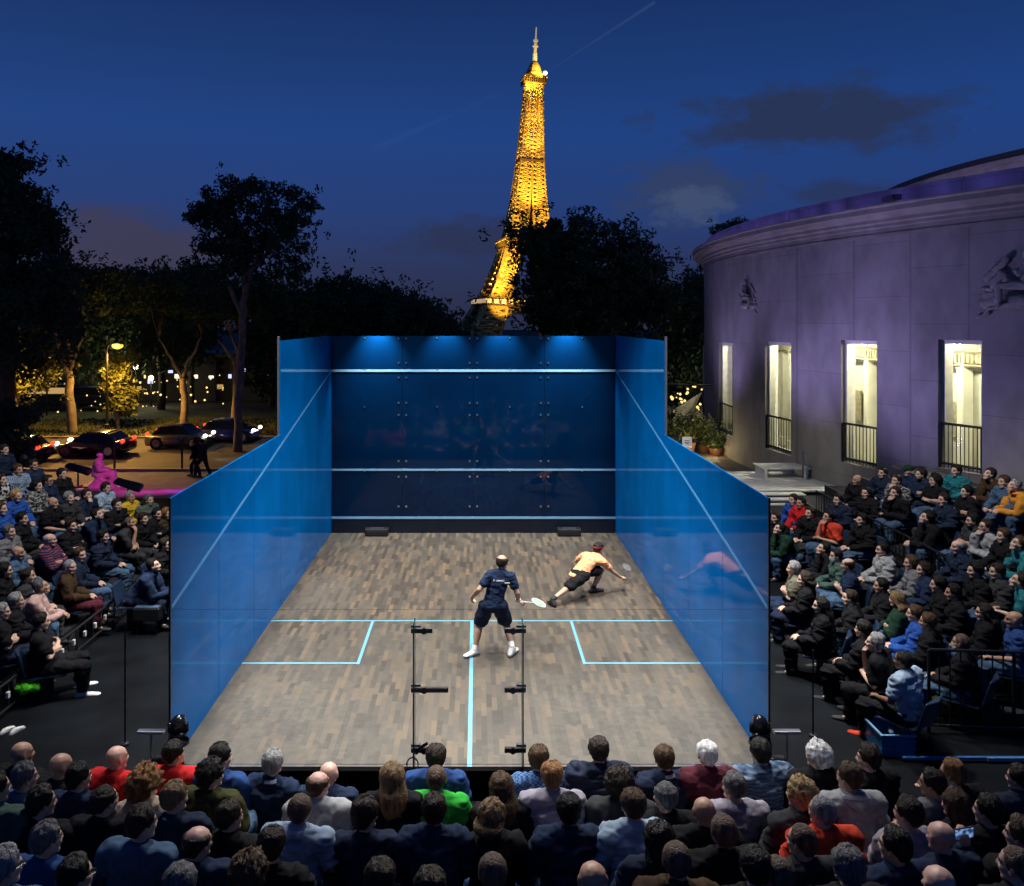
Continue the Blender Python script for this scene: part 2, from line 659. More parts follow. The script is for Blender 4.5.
# side walls
for s_, lab in ((-1, 'blue glass side wall of the court on the statue and street side'),
                (1, 'blue glass side wall of the court beside the stone building')):
    sw = thing('side_wall', lab, 'court wall', (s_ * HW, (YF + YB) / 2, 0))
    xa, xb = sorted((s_ * HW, s_ * (HW + .016)))
    ys = [8.85, 10.5, 12.15, 13.80, 15.4, 17.0, 18.6]
    for i in range(6):
        top = 2.88 if i < 3 else 4.445
        mb = MB()
        mb.box(xa, xb, ys[i] + .005, ys[i + 1] - .005, .004, top)
        mb.build('glass_panel', M_blueg, sw)
    # sloping out line 4.57 -> 2.13
    mb = MB()
    xi = s_ * (HW - .003)
    h = .023
    za, zb = 4.57 * ZS, 2.13 * ZS
    x0, x1 = xi, s_ * (HW - .001)
    vs = []
    for y, z in ((YF - .013, za), (YB + .02, zb)):
        for x in (x0, x1):
            vs += [(x, y, z - h), (x, y, z + h)]
    mb.add(vs, [(0, 1, 5, 4), (2, 6, 7, 3), (1, 3, 7, 5), (0, 4, 6, 2), (0, 2, 3, 1), (4, 5, 7, 6)])
    fixnormals(mb.build('out_line_strip', mat('sky_blue_line_film', (.06, .26, .52), .45, var=.06), sw))
    mb = MB()
    mb.box(*sorted((s_ * (HW - .001), s_ * (HW + .02))), YB - .012, YB + .003, .004, 2.885)
    mb.build('edge_dark_cover', M_black, sw)  # added black strip that keeps the lit panel ends dark
    for y in ys[1:-1]:
        for z in (.5, 1.5, 2.5, 3.5, 4.2):
            if y < 13.9 and z > 2.7:
                continue
            mb = MB()
            mb.tube([(s_ * (HW + .014), y, z), (s_ * (HW + .05), y, z)], .05, 10)
            mb.build('outer_clamp', M_black, sw)
    mb = MB()
    mb.box(*sorted((s_ * (HW + .018), s_ * (HW + .05))), 13.77, 13.83, .0, 4.52)
    mb.build('edge_post', mat('grey_steel_post', (.25, .27, .3), .4, .8), sw)
    for y in (10.5, 12.15, 15.4, 17.0):
        mb = MB()
        mb.box(*sorted((s_ * (HW + .02), s_ * (HW + .16))), y - .012, y + .012, FLZ, 2.6 if y < 13.8 else 4.2)
        mb.build('fin', M_blueg, sw)


def glass_mat(ior=1.16, name='clear_glass'):
    m = bpy.data.materials.new(name)
    m.use_nodes = True
    t = m.node_tree
    t.nodes.remove(t.nodes['Principled BSDF'])
    o = t.nodes['Material Output']
    tr = t.nodes.new('ShaderNodeBsdfTransparent')
    tr.inputs[0].default_value = (.985, .992, .992, 1)
    gl = t.nodes.new('ShaderNodeBsdfGlossy')
    gl.inputs['Roughness'].default_value = .015
    fr = t.nodes.new('ShaderNodeFresnel')
    fr.inputs[0].default_value = ior
    nz = t.nodes.new('ShaderNodeTexNoise')
    nz.inputs['Scale'].default_value = 2.0
    mx = t.nodes.new('ShaderNodeMixShader')
    ml = t.nodes.new('ShaderNodeMath')
    ml.operation = 'MULTIPLY_ADD'
    t.links.new(nz.outputs[0], ml.inputs[0])
    ml.inputs[1].default_value = .004
    t.links.new(fr.outputs[0], ml.inputs[2])
    t.links.new(ml.outputs[0], mx.inputs[0])
    t.links.new(tr.outputs[0], mx.inputs[1])
    t.links.new(gl.outputs[0], mx.inputs[2])
    t.links.new(mx.outputs[0], o.inputs[0])
    return m


M_glass = glass_mat()
M_pane = glass_mat(1.07, 'window_glass')
M_gedge = mat('green_glass_edge', (.015, .055, .045), .25, var=.2)
M_gtop = mat('glass_top_edge', (.13, .135, .13), .3, var=.2, vscale=3)
bw = thing('back_wall', 'clear glass back wall of the court with a door between green edged fins', 'court wall', (0, YB, 0))
xl, xr = P(415, 700, YB).x, P(522, 700, YB).x
BT = 2.13 * ZS
for x0, x1, nm in ((-HW, xl - .008, 'glass_panel'), (xl + .008, xr - .008, 'glass_door'), (xr + .008, HW, 'glass_panel')):
    mb = MB()
    mb.box(x0, x1, YB - .012, YB, .035, BT - .012)
    pane = mb.build(nm, M_glass, bw)
    mb = MB()
    mb.box(x0, x1, YB - .011, YB - .001, BT - .012, BT - .005)
    sub(mb, 'top_edge', M_glass, pane)
for x in (xl, xr):
    mb = MB()
    mb.box(x - .007, x + .007, YB - .22, YB - .014, .03, BT - .10)
    mb.build('fin', M_gedge, bw)
for x, s_ in ((xl, 1), (xr, -1)):
    for k, py in enumerate((629, 688, 748)):
        z = P(0, py, YB).z
        w = .36 if (s_ > 0 and k == 1) else .19
        mb = MB()
        mb.bbox(*sorted((x - s_ * .04, x + s_ * w)), YB - .06, YB - .016, z - .026, z + .026, .008)
        mb.bbox(*sorted((x - s_ * .045, x + s_ * .06)), YB + .004, YB + .05, z - .036, z + .036, .008)
        mb.tube([(x + s_ * .1, YB - .07, z), (x + s_ * .1, YB - .055, z)], .035, 10)
        mb.build('clamp', M_black, bw)
z = P(0, 745, YB).z
mb = MB()
mb.tube([(xl + .02, YB - .08, z - .05), (xl + .06, YB - .1, z + .02), (xl + .14, YB - .12, z + .08)], .016, 8)
pts = [(xl - .02 + .06 * math.cos(a), YB - .09, z - .16 + .075 * math.sin(a)) for a in [i * PI / 8 for i in range(17)]]
mb.tube(pts, .008, 6)
mb.build('door_handle', M_black, bw)

# small black boxes at the foot of the front wall
for px, lab in ((377, 'small black speaker box at the foot of the front wall, toward the statue'),
                (569, 'small black speaker box at the foot of the front wall, behind the crouching player')):
    p = P(px, 530, 18.4)
    t = thing('speaker_box', lab, 'speaker', (p.x, 18.38, 0), group='boxes below the front wall')
    mb = MB()
    mb.bbox(p.x - .26, p.x + .26, 18.28, 18.54, .0, .16, .02)
    mb.build('cabinet', M_black, t)
    mb = MB()
    mb.bbox(p.x - .22, p.x + .22, 18.272, 18.282, .03, .13, .004)
    mb.build('grille', mat('grille_mesh', (.03, .032, .035), .5, .4, var=.5, vscale=120), t)
    mb = MB()
    mb.box(p.x - .15, p.x + .15, 18.34, 18.42, .161, .172)
    mb.build('top_plate', M_steel, t)


# ================================================================== stone building with a curved front
def bpath(xc=34.25, yc=30.0, r=25.0, y0=9.0, y1=46.0, n1=110, far=60.0):
    """plan of the wall: the arc of a great drum -> list of (point, outward normal)"""
    pts = []
    a0, a1 = math.asin((y0 - yc) / r), math.asin((y1 - yc) / r)
    for i in range(n1 + 1):
        a = a0 + (a1 - a0) * i / n1
        n = Vector((-math.cos(a), math.sin(a), 0))
        pts.append((Vector((xc, yc, 0)) + n * r, n))
    pts.append((Vector((far, pts[-1][0].y + .01, 0)), Vector((0, 1, 0))))
    return pts


def ymap(px):
    """depth at which the wall arc crosses the picture column"""
    a = (px - PX0) / F
    lo, hi = 9.0, 36.4
    for _ in range(60):
        m_ = (lo + hi) / 2
        x = 34.25 - math.sqrt(25.0 ** 2 - (m_ - 30.0) ** 2)
        if (x - CX) / m_ > a:
            lo = m_
        else:
            hi = m_
    return lo


def arc_at(y):
    x = 34.25 - math.sqrt(25.0 ** 2 - (y - 30.0) ** 2)
    return Vector((x, y, 0)), Vector((x - 34.25, y - 30.0, 0)).normalized()


def stone_mat(name, col):
    m = mat(name, col, .8, var=.16, vscale=.5, bump=.18, bscale=9, detail=8)
    t = m.node_tree
    b = t.nodes['Principled BSDF']
    src = b.inputs['Base Color'].links[0].from_socket
    tcn = t.nodes.new('ShaderNodeTexCoord')
    mp = t.nodes.new('ShaderNodeMapping')
    mp.inputs['Rotation'].default_value = (PI / 2, 0, PI / 2)
    t.links.new(tcn.outputs['Object'], mp.inputs[0])
    br = t.nodes.new('ShaderNodeTexBrick')
    br.inputs['Scale'].default_value = 1.0
    br.inputs['Brick Width'].default_value = 1.4
    br.inputs['Row Height'].default_value = .62
    br.inputs['Mortar Size'].default_value = .011
    br.inputs['Color1'].default_value = (1, 1, 1, 1)
    br.inputs['Color2'].default_value = (.90, .89, .90, 1)
    br.inputs['Mortar'].default_value = (.70, .70, .71, 1)
    t.links.new(mp.outputs[0], br.inputs['Vector'])
    mx = t.nodes.new('ShaderNodeMix')
    mx.data_type = 'RGBA'
    mx.blend_type = 'MULTIPLY'
    mx.inputs[0].default_value = .9
    t.links.new(src, mx.inputs[6])
    t.links.new(br.outputs[0], mx.inputs[7])
    # long rain stains down the face
    nz = t.nodes.new('ShaderNodeTexNoise')
    mp2 = t.nodes.new('ShaderNodeMapping')
    mp2.inputs['Scale'].default_value = (.42, .42, .22)
    t.links.new(tcn.outputs['Object'], mp2.inputs[0])
    t.links.new(mp2.outputs[0], nz.inputs['Vector'])
    nz.inputs['Detail'].default_value = 6
    r2 = t.nodes.new('ShaderNodeValToRGB')
    r2.color_ramp.elements[0].position = .35
    r2.color_ramp.elements[0].color = (.62, .60, .60, 1)
    r2.color_ramp.elements[1].position = .62
    r2.color_ramp.elements[1].color = (1, 1, 1, 1)
    t.links.new(nz.outputs[0], r2.inputs[0])
    mx2 = t.nodes.new('ShaderNodeMix')
    mx2.data_type = 'RGBA'
    mx2.blend_type = 'MULTIPLY'
    mx2.inputs[0].default_value = .55
    t.links.new(mx.outputs[2], mx2.inputs[6])
    t.links.new(r2.outputs[0], mx2.inputs[7])
    t.links.new(mx2.outputs[2], b.inputs['Base Color'])
    return m


M_stone = stone_mat('pale_stone', (.33, .31, .295))
M_stone2 = mat('cornice_stone', (.30, .275, .25), .8, var=.2, vscale=2, bump=.2, bscale=15)
M_roof = mat('dark_lead_roof', (.03, .032, .036), .6, var=.3)
M_frame = mat('white_window_frame', (.72, .70, .58), .55, var=.1)
M_room = mat('cream_room_wall', (.66, .65, .50), .8, var=.12, vscale=2.0)
bl = thing('curved_building', 'pale stone building with curved front, tall lit windows and a heavy cornice', 'building', (11, 24, FLZ))
WIN = [(719, 733, 342.5, 434, 3), (765, 791, 342, 452, 2), (841, 877, 340.5, 465.5, 1), (938, 982, 340, 471, 0)]
wy = []
for a, b_, t0, b0, k in WIN:
    yb, ya = ymap(a), ymap(b_)
    ym = (ya + yb) / 2
    wy.append((ya, yb, P(0, t0, ym).z, P(0, b0, ym).z))
wy.sort()
base = bpath()
cols = [(p, n) for p, n in base]
ys_extra = [y for w in wy for y in w[:2]]
for y in ys_extra:
    cols.append(arc_at(y))
arc_cols = sorted([c_ for c_ in cols if c_[0].y <= 45.9], key=lambda c_: c_[0].y)
cols = arc_cols + [c_ for c_ in base if c_[0].y > 45.9]
ZB, ZT = GZ - .3, 7.42
mb = MB()
for i in range(len(cols) - 1):
    (p, n), (q, n2) = cols[i], cols[i + 1]
    if (q - p).length < 1e-5:
        continue
    w = next((w for w in wy if p.y >= w[0] - 1e-6 and q.y <= w[1] + 1e-6), None)
    zs = [(ZB, ZT)] if w is None else [(ZB, w[3]), (w[2], ZT)]
    for a, b_ in zs:
        mb.add([(p.x, p.y, a), (q.x, q.y, a), (q.x, q.y, b_), (p.x, p.y, b_)], [(0, 3, 2, 1)])
    if w:   # sill and head of the opening
        for z, flip in ((w[3], 0), (w[2], 1)):
            pi, qi = p - n * .45, q - n2 * .45
            v = [(p.x, p.y, z), (q.x, q.y, z), (qi.x, qi.y, z), (pi.x, pi.y, z)]
            mb.add(v, [(0, 1, 2, 3) if flip else (0, 3, 2, 1)])
for w in wy:    # jambs
    for y, flip in ((w[0], 0), (w[1], 1)):
        p, n = arc_at(y)
        i_ = p - n * .45
        v = [(p.x, p.y, w[3]), (i_.x, i_.y, w[3]), (i_.x, i_.y, w[2]), (p.x, p.y, w[2])]
        mb.add(v, [(0, 1, 2, 3) if flip else (0, 3, 2, 1)])
wall_o = mb.build('wall', M_stone, bl, True)
for poly in wall_o.data.polygons:
    poly.use_smooth = False


def sweep(profile, mats, name, path, parent=bl):
    mb = MB()
    rows = []
    for p, n in path:
        rows.append([p + n * o + Vector((0, 0, z)) for o, z in profile])
    vs, fs = grid_mesh(rows)
    mb.add(vs, fs)
    return mb.build(name, mats, parent)


sweep([(-.02, 6.98), (.04, 6.98), (.04, 7.06), (.02, 7.08), (.02, 7.20), (.10, 7.22), (.10, 7.30), (.16, 7.34), (.16, 7.42), (.28, 7.46), (.34, 7.54),
       (.44, 7.56), (.44, 7.68), (.50, 7.72), (.50, 7.76), (-.3, 7.80)], M_stone2, 'cornice', base)
sweep([(-.12, 7.78), (-.12, 8.10), (-.08, 8.12), (-.08, 8.20), (-.5, 8.22), (-.5, 7.7)], M_stone, 'parapet', base)
sweep([(.06, GZ - .3), (.06, .15), (.03, .19), (-.02, .19)], M_stone2, 'plinth', [c_ for c_ in base if c_[0].y > 31.5])
up = bpath(34.25, 30.0, 17.8, 13.0, 46.0, 90)
sweep([(0, 7.6), (0, 9.72), (.12, 9.78), (.12, 9.90), (-.2, 9.92)], M_stone2, 'upper_storey', up)
sweep([(.04, 9.921), (.02, 10.12), (-1.0, 10.22), (-12, 10.3)], M_roof, 'roof', up[:91])
mb = MB()
pl = [p - n * .5 + Vector((0, 0, 7.9)) for p, n in base]
vs = []
for p in pl:
    vs += [p, Vector((60, p.y, 7.9))]
mb.add(vs, [(2 * i, 2 * i + 1, 2 * i + 3, 2 * i + 2) for i in range(len(pl) - 1)])
mb.build('terrace_roof', M_roof, bl)
# rooms behind the windows
floor_z = -.3
mb = MB()
inner = [(p, n) for p, n in cols]
dep = 3.2
for i in range(len(cols) - 1):
    (p, n), (q, n2) = cols[i], cols[i + 1]
    if p.y > 38.0 or p.y < 14:
        continue
    a, b_ = p - n * dep, q - n2 * dep
    mb.add([(a.x, a.y, -.6), (b_.x, b_.y, -.6), (b_.x, b_.y, 5.2), (a.x, a.y, 5.2)], [(0, 3, 2, 1)])
    a0, b0 = p - n * .46, q - n2 * .46
    for z, fl in ((-.3, 0), (5.0, 1)):
        mb.add([(a.x, a.y, z), (b_.x, b_.y, z), (b0.x, b0.y, z), (a0.x, a0.y, z)], [(0, 1, 2, 3) if fl else (3, 2, 1, 0)])
for y in (14.2, 37.5):
    p, n = arc_at(y)
    a, b_ = p - n * .4, p - n * (dep + .1)
    mb.add([(a.x, a.y, -.5), (b_.x, b_.y, -.5), (b_.x, b_.y, 5.1), (a.x, a.y, 5.1)], [(0, 1, 2, 3)])
mb.build('room_wall', M_room, bl)
# lintel frieze and pilasters seen inside
y = 15.0
while y < 35.8:
    p, n = arc_at(y)
    q = p - n * (dep - .16)
    mb = MB()
    mb.bbox(q.x - .15, q.x + .15, q.y - .15, q.y + .15, -.3, 4.3, .03)
    mb.bbox(q.x - .21, q.x + .21, q.y - .21, q.y + .21, 4.0, 4.2, .03)
    mb.bbox(q.x - .21, q.x + .21, q.y - .21, q.y + .21, -.3, .1, .03)
    mb.build('pilaster', M_room, bl)
    y += 1.35
M_plaster = mat('dim_plaster', (.30, .28, .17), .8, var=.3, vscale=9)
mb = MB()
for k in range(150):
    p, n = arc_at(15.0 + k * .138)
    q = p - n * (dep - .30)
    mb.box(q.x - .05, q.x + .05, q.y - .045, q.y + .045, 3.62, 3.86)
pp = [arc_at(15 + k * 1.0) for k in range(22)]
mb.tube([p - n * (dep - .30) + Vector((0, 0, 3.95)) for p, n in pp], .09, 4)
mb.tube([p - n * (dep - .30) + Vector((0, 0, 3.55)) for p, n in pp], .05, 4)
mb.build('ceiling_frieze', M_plaster, bl)
for w in wy:
    p, n = arc_at((w[0] + w[1]) / 2)
    q = p - n * 1.7
    point('room_lamp', (q.x, q.y, 4.3), 430, (1.0, .95, .72), .15)
    q2 = p - n * 1.2
    mb = MB()
    mb.ell((q2.x, q2.y, w[2] - .25), .09, 10, 8)
    mb.build('lamp_globe', mat('room_lamp_glow', (1, 1, .9), .4, var=0, emit=(1, .95, .75), estr=7), bl)
    for dy in (-.9, 1.0):       # dark framed pictures and a radiator on the inner wall
        p2, n2 = arc_at((w[0] + w[1]) / 2 + 1.6 + dy)
        q3 = p2 - n2 * (dep - .06)
        mb = MB()
        mb.bbox(q3.x - .03, q3.x + .03, q3.y - .32, q3.y + .32, 1.5, 2.5, .01)
        mb.build('wall_panel', M_plaster, bl)
# windows: frame > glazing bars and a balcony rail each
for (ya, yb, zt, zb), cnt in zip(wy, (7, 5, 5, 4)):
    mb = MB()
    for y in (ya, yb):
        p, n = arc_at(y)
        s_ = 1 if y == ya else -1
        p2, _ = arc_at(y + s_ * .09)
        a, b_, c_, d_ = p - n * .12, p2 - n * .12, p2 - n * .40, p - n * .40
        vs = [(q.x, q.y, z) for z in (zb + .005, zt - .005) for q in (a, b_, c_, d_)]
        mb.add(vs, [(0, 1, 5, 4), (1, 2, 6, 5), (2, 3, 7, 6), (3, 0, 4, 7)])
    p, n = arc_at(ya + .09)
    q, n2 = arc_at(yb - .09)
    for z0, z1 in ((zt - .10, zt - .006), (zb + .006, zb + .07)):
        pp = [p - n * .12, q - n2 * .12, q - n2 * .40, p - n * .40]
        vs = [(k.x, k.y, z) for z in (z0, z1) for k in pp]
        mb.add(vs, [(0, 3, 2, 1), (4, 5, 6, 7), (0, 1, 5, 4), (2, 3, 7, 6)])
    wf = mb.build('window', M_frame, bl)
    fixnormals(wf)
    mb = MB()
    a, b_ = p - n * .3, q - n2 * .3
    mb.add([(a.x, a.y, zb), (b_.x, b_.y, zb), (b_.x, b_.y, zt), (a.x, a.y, zt)], [(0, 1, 2, 3)])
    sub(mb, 'pane', M_pane, wf)
    # balcony rail
    mb = MB()
    pa, na = arc_at(ya + .03)
    pb, nb = arc_at(yb - .03)
    pa, pb = pa - na * .04, pb - nb * .04
    hz = zb + 1.08
    for z in (hz, zb + .12):
        mb.bar(pa + Vector((0, 0, z)), pb + Vector((0, 0, z)), .045)
    nb_ = 10
    for k in range(nb_ + 1):
        q_ = pa.lerp(pb, k / nb_)
        mb.bar(q_ + Vector((0, 0, zb + .02)), q_ + Vector((0, 0, hz)), .018 if k % nb_ else .045)
    sub(mb, 'balcony_rail', M_black, wf)
# strip of purple lamps on the cornice ledge, washing the parapet
for i in range(22):
    p, n = arc_at(12.5 + i * 1.09)
    q = p + n * .34
    point('ledge_lamp', (q.x, q.y, 7.88), 3.2, (.20, .15, 1.0), .12)
for i in range(6):
    p, n = arc_at(13.0 + i * 3.2)
    q = p - n * 4.5
    point('roof_lamp', (q.x, q.y, 8.3), 60.0, (.55, .45, 1.0), .15)
# surveillance lamp on cornice
p, n = arc_at(ymap(908))
mb = MB()
q = p + n * .55 + Vector((0, 0, 7.86))
mb.bbox(q.x - .12, q.x + .12, q.y - .3, q.y + .3, q.z - .09, q.z + .05, .03)
mb.build('cornice_lamp', M_black, bl)
# thin white drainpipe at the rounded end
mb = MB()
q = P(702, 345, 36.5)
mb.tube([(q.x - .04, 36.0, GZ), (q.x - .04, 36.0, q.z)], .05, 8)
mb.build('drainpipe', M_white, bl)

# ================================================================== iron tower, floodlit gold, far beyond the trees
M_iron = mat('golden_iron', (.62, .42, .12), .6, .0, var=.25, vscale=.05)
M_irond = mat('dark_iron', (.20, .12, .045), .6, .0, var=.3, vscale=.05)
M_bulb = mat('sodium_lamp_glow', (.9, .6, .2), .5, var=0, emit=(1.0, .55, .06), estr=2.6)
M_beacon = mat('white_beacon_glow', (1, 1, 1), .5, var=0, emit=(1.0, .9, .62), estr=7.0)
TB = -28.6
TC = P(520.5, 320, 650)
tw = thing('iron_tower', 'tall lattice iron tower floodlit gold against the dusk sky', 'tower', (TC.x, 650, TB), R(45))
tw.rotation_euler = (0, R(2.1), 0)
tw.rotation_euler = (Matrix.Rotation(R(2.7), 3, 'Y') @ Matrix.Rotation(R(9), 3, 'Z')).to_euler()
# outer half width and leg width against height (metres)
HWT = [(0, 62.4), (20, 50), (40, 40.5), (57, 33.5), (75, 27.0), (95, 21.8), (115, 17.6), (135, 14.6), (155, 12.2), (175, 10.6), (196, 9.2), (220, 8.0), (245, 7.0), (262, 6.4), (276, 6.0)]
LWT = [(0, 26), (57, 14.5), (115, 10.5), (121, 13.0), (150, 11.0), (190, 9.2)]


def interp(t, x):
    for (a, b_), (c_, d_) in zip(t, t[1:]):
        if x <= c_:
            return b_ + (d_ - b_) * (x - a) / (c_ - a)
    return t[-1][1]


def lattice_leg(mbx, z0, z1, nst, sx, sy, w):
    rings = []
    for i in range(nst + 1):
        z = z0 + (z1 - z0) * i / nst
        o, lw = interp(HWT, z), interp(LWT, z)
        i_ = max(o - lw, .25)
        rings.append([Vector((sx * a, sy * b_, z * ZS)) for a, b_ in ((o, o), (i_, o), (i_, i_), (o, i_))])
    for i in range(nst):
        a, b_ = rings[i], rings[i + 1]
        for k in range(4):
            k2 = (k + 1) % 4
            mbx.bar(a[k], b_[k], w * 1.5)
            mbx.bar(a[k], b_[k2], w)
            mbx.bar(a[k2], b_[k], w)
            mbx.bar(b_[k], b_[k2], w)
            m0, m1 = (a[k] + a[k2]) / 2, (b_[k] + b_[k2]) / 2
            mbx.bar(m0, m1, w * .7)
    return rings


lp = [(sx, sy) for sx in (-1, 1) for sy in (-1, 1)]
for sx, sy in lp:
    mb = MB()
    lattice_leg(mb, 0, 53, 8, sx, sy, 1.3)
    lattice_leg(mb, 63, 112, 9, sx, sy, 1.15)
    mb.build('leg', M_iron, tw, local=True)
mb = MB()
for sx, sy in lp:
    lattice_leg(mb, 121, 190, 16, sx, sy, .8)
mb.build('middle_shaft', M_iron, tw, local=True)
mb = MB()
zl = [190 + i * 4.1 for i in range(21)]
for i in range(20):
    za, zb = zl[i], zl[i + 1]
    oa, ob = interp(HWT, za), interp(HWT, zb)
    ca = [Vector((sx * oa, sy * oa, za * ZS)) for sx, sy in ((1, 1), (-1, 1), (-1, -1), (1, -1))]
    cb = [Vector((sx * ob, sy * ob, zb * ZS)) for sx, sy in ((1, 1), (-1, 1), (-1, -1), (1, -1))]
    for k in range(4):
        k2 = (k + 1) % 4
        ma, mb_ = (ca[k] + ca[k2]) / 2, (cb[k] + cb[k2]) / 2
        mb.bar(ca[k], cb[k], 1.3)
        mb.bar(ma, mb_, .9)
        for A, B, C, D_ in ((ca[k], ma, cb[k], mb_), (ma, ca[k2], mb_, cb[k2])):
            mb.bar(A, D_, .6)
            mb.bar(B, C, .6)
            mb.bar(C, D_, .6)
mb.build('upper_shaft', M_iron, tw, local=True)


def deck(name, z0, z1, half, m, rails=True, posts=26):
    mb = MB()
    a = half
    mb.box(-a, a, -a, a, z0 * ZS, (z0 + .8) * ZS)
    mb.box(-a - .8, a + .8, -a - .8, a + .8, (z1 - .9) * ZS, z1 * ZS)
    for s_ in (-1, 1):
        for k in range(posts + 1):
            u = -a + 2 * a * k / posts
            mb.bar(Vector((u, s_ * a, z0 * ZS)), Vector((u, s_ * a, z1 * ZS)), .8)
            mb.bar(Vector((s_ * a, u, z0 * ZS)), Vector((s_ * a, u, z1 * ZS)), .8)
        for zz in (.35, .65):
            z = (z0 + (z1 - z0) * zz) * ZS
            mb.bar(Vector((-a, s_ * a, z)), Vector((a, s_ * a, z)), .5)
            mb.bar(Vector((s_ * a, -a, z)), Vector((s_ * a, a, z)), .5)
    return mb.build(name, m, tw, local=True)


deck('lower_gallery', 54, 62.5, 35.3, M_irond)
mb = MB()
for s_ in (-1, 1):
    for k in range(13):
        u = -33.5 + 67 * k / 12
        mb.box(u - 1.7, u + 1.7, s_ * 35.9 - .15, s_ * 35.9 + .15, 56.4 * ZS, 60.4 * ZS)
        mb.box(s_ * 35.9 - .15, s_ * 35.9 + .15, u - 1.7, u + 1.7, 56.4 * ZS, 60.4 * ZS)
mb.build('lit_window_band', mat('gallery_window_glow', (.9, .7, .4), .5, var=.25, vscale=.12, emit=(1.0, .74, .36), estr=.45), tw, local=True)
deck('middle_gallery', 113, 120, 20.5, M_irond, posts=14)
mb = MB()
for z, h in ((196, 9.9),):
    mb.box(-h, h, -h, h, z * ZS, (z + 2.4) * ZS)
mb.build('belt_gallery', M_irond, tw, local=True)
deck('top_gallery', 274, 281, 8.2, M_irond, posts=10)
mb = MB()
mb.lathe([(7.4, 281 * ZS), (7.6, 284 * ZS), (6.2, 286 * ZS), (4.5, 292 * ZS), (3.2, 295 * ZS), (2.0, 297 * ZS), (0.02, 298 * ZS)], (0, 0, 0), 12)
mb.build('cupola', M_iron, tw, local=True)
mb = MB()
mb.lathe([(1.9, 297 * ZS), (1.7, 305 * ZS), (1.3, 306 * ZS), (1.2, 316 * ZS), (2.0, 316.5 * ZS), (2.0, 318 * ZS), (.7, 318.5 * ZS), (.5, 330 * ZS), (.02, 331 * ZS)], (0, 0, 0), 8)
mb.lathe([(2.2, 311 * ZS), (2.4, 311.6 * ZS), (2.2, 312.2 * ZS)], (0, 0, 0), 8)
mb.build('antenna_mast', mat('glowing_mast', (.6, .56, .42), .5, emit=(1, .8, .4), estr=.35), tw, local=True)  # floodlight on the mast is put into its material as emission
# arches between the legs below the lower gallery
for k in range(4):
    mb = MB()
    rot = Matrix.Rotation(k * PI / 2, 3, 'Z')
    pr = None
    for i in range(25):
        a = PI * i / 24
        x, z = 37 * math.cos(a), 13 + 39 * math.sin(a)
        o = interp(HWT, z)
        p1 = rot @ Vector((x, o, z * ZS))
        p2 = rot @ Vector((x * 1.09, interp(HWT, z + 3.5), (z + 3.5) * ZS))
        mb.bar(p1, p2, .8)
        if pr:
            mb.bar(pr[0], p1, 1.2)
            mb.bar(pr[1], p2, 1.2)
            mb.bar(pr[0], p2, .7)
        pr = (p1, p2)
    mb.build('arch', M_irond, tw, local=True)
# rows of lamps up the corners, round the galleries
mb = MB()
rnd = random.Random(8)


def bulb(v, r):
    mb.add([v + Vector(d) * r for d in ((1, 0, 0), (-1, 0, 0), (0, 1, 0), (0, -1, 0), (0, 0, 1), (0, 0, -1))],
           [(0, 2, 4), (2, 1, 4), (1, 3, 4), (3, 0, 4), (2, 0, 5), (1, 2, 5), (3, 1, 5), (0, 3, 5)])


for z in [64 + i * 2.1 for i in range(101)]:
    o = interp(HWT, z)
    lw = interp(LWT, z) if z < 190 else o
    for sx, sy in lp:
        for a, b_ in ((o, o), (max(o - lw, 0), o), (o, max(o - lw, 0)), (o - lw * .5, o), (o, o - lw * .5)):
            if rnd.random() < .55:
                bulb(Vector((sx * (a + .4), sy * (b_ + .4), (z + rnd.uniform(-1, 1)) * ZS)), rnd.uniform(.22, .45))
for half, z in ((35.6, 60), (20.8, 118), (8.5, 279)):
    n_ = int(half * .6)
    for k in range(n_):
        u = -half + 2 * half * k / (n_ - 1)
        for s_ in (-1, 1):
            bulb(Vector((u, s_ * half, z * ZS)), .42)
            bulb(Vector((s_ * half, u, z * ZS)), .42)
o_ = mb.build('lamp_string', M_bulb, tw, local=True)
o_['kind'] = 'stuff'
mb = MB()
mb.ell((7.5, -6.5, 284 * ZS), 1.5, 10, 8)
mb.build('beacon', M_beacon, tw, local=True)
# projectors inside the tower aimed upward, plus added fill spots outside its near side
TWM = tw.matrix_basis


def tspot(x, y, z, tx, ty, tz, p_, deg):
    a = Vector((TC.x, 650, TB)) + tw.rotation_euler.to_matrix() @ Vector((x, y, z * ZS))
    b_ = Vector((TC.x, 650, TB)) + tw.rotation_euler.to_matrix() @ Vector((tx, ty, tz * ZS))
    return spot('tower_projector_and_fill', a, b_, p_, (1.0, .62, .10), deg, .6, .8)


TP = 1.5
for sx, sy in lp:
    tspot(sx * 22, sy * 22, 64, sx * 14, sy * 14, 116, 2.4e5 * TP, 75)
tspot(0, 0, 119, 0, 0, 200, 6.5e5 * TP, 60)
tspot(0, 0, 150, 0, 0, 250, 4.0e5 * TP, 50)
tspot(0, 0, 180, 0, 0, 270, 2.6e5 * TP, 50)
tspot(0, 0, 212, 0, 0, 300, 1.8e5 * TP, 50)
tspot(0, 0, 246, 0, 0, 320, 1.2e5 * TP, 60)
tspot(-19, -19, 60, -14, -14, 110, 2.0e5 * TP, 80)
for sx in (-1, 1):  # added lamps from here on float outside the tower, brightening its near faces
    tspot(sx * 34, -60, 58, sx * 10, -16, 125, 3.4e5 * TP, 46)
tspot(0, -34, 121, 0, -6, 215, 2.6e5 * TP, 44)
tspot(0, -24, 180, 0, -5, 262, 1.2e5 * TP, 44)
tspot(4, -16, 277, 0, -2, 290, 5e4 * TP, 60)
tspot(-12, -14, 262, 0, -5, 279, 4e4 * TP, 60)
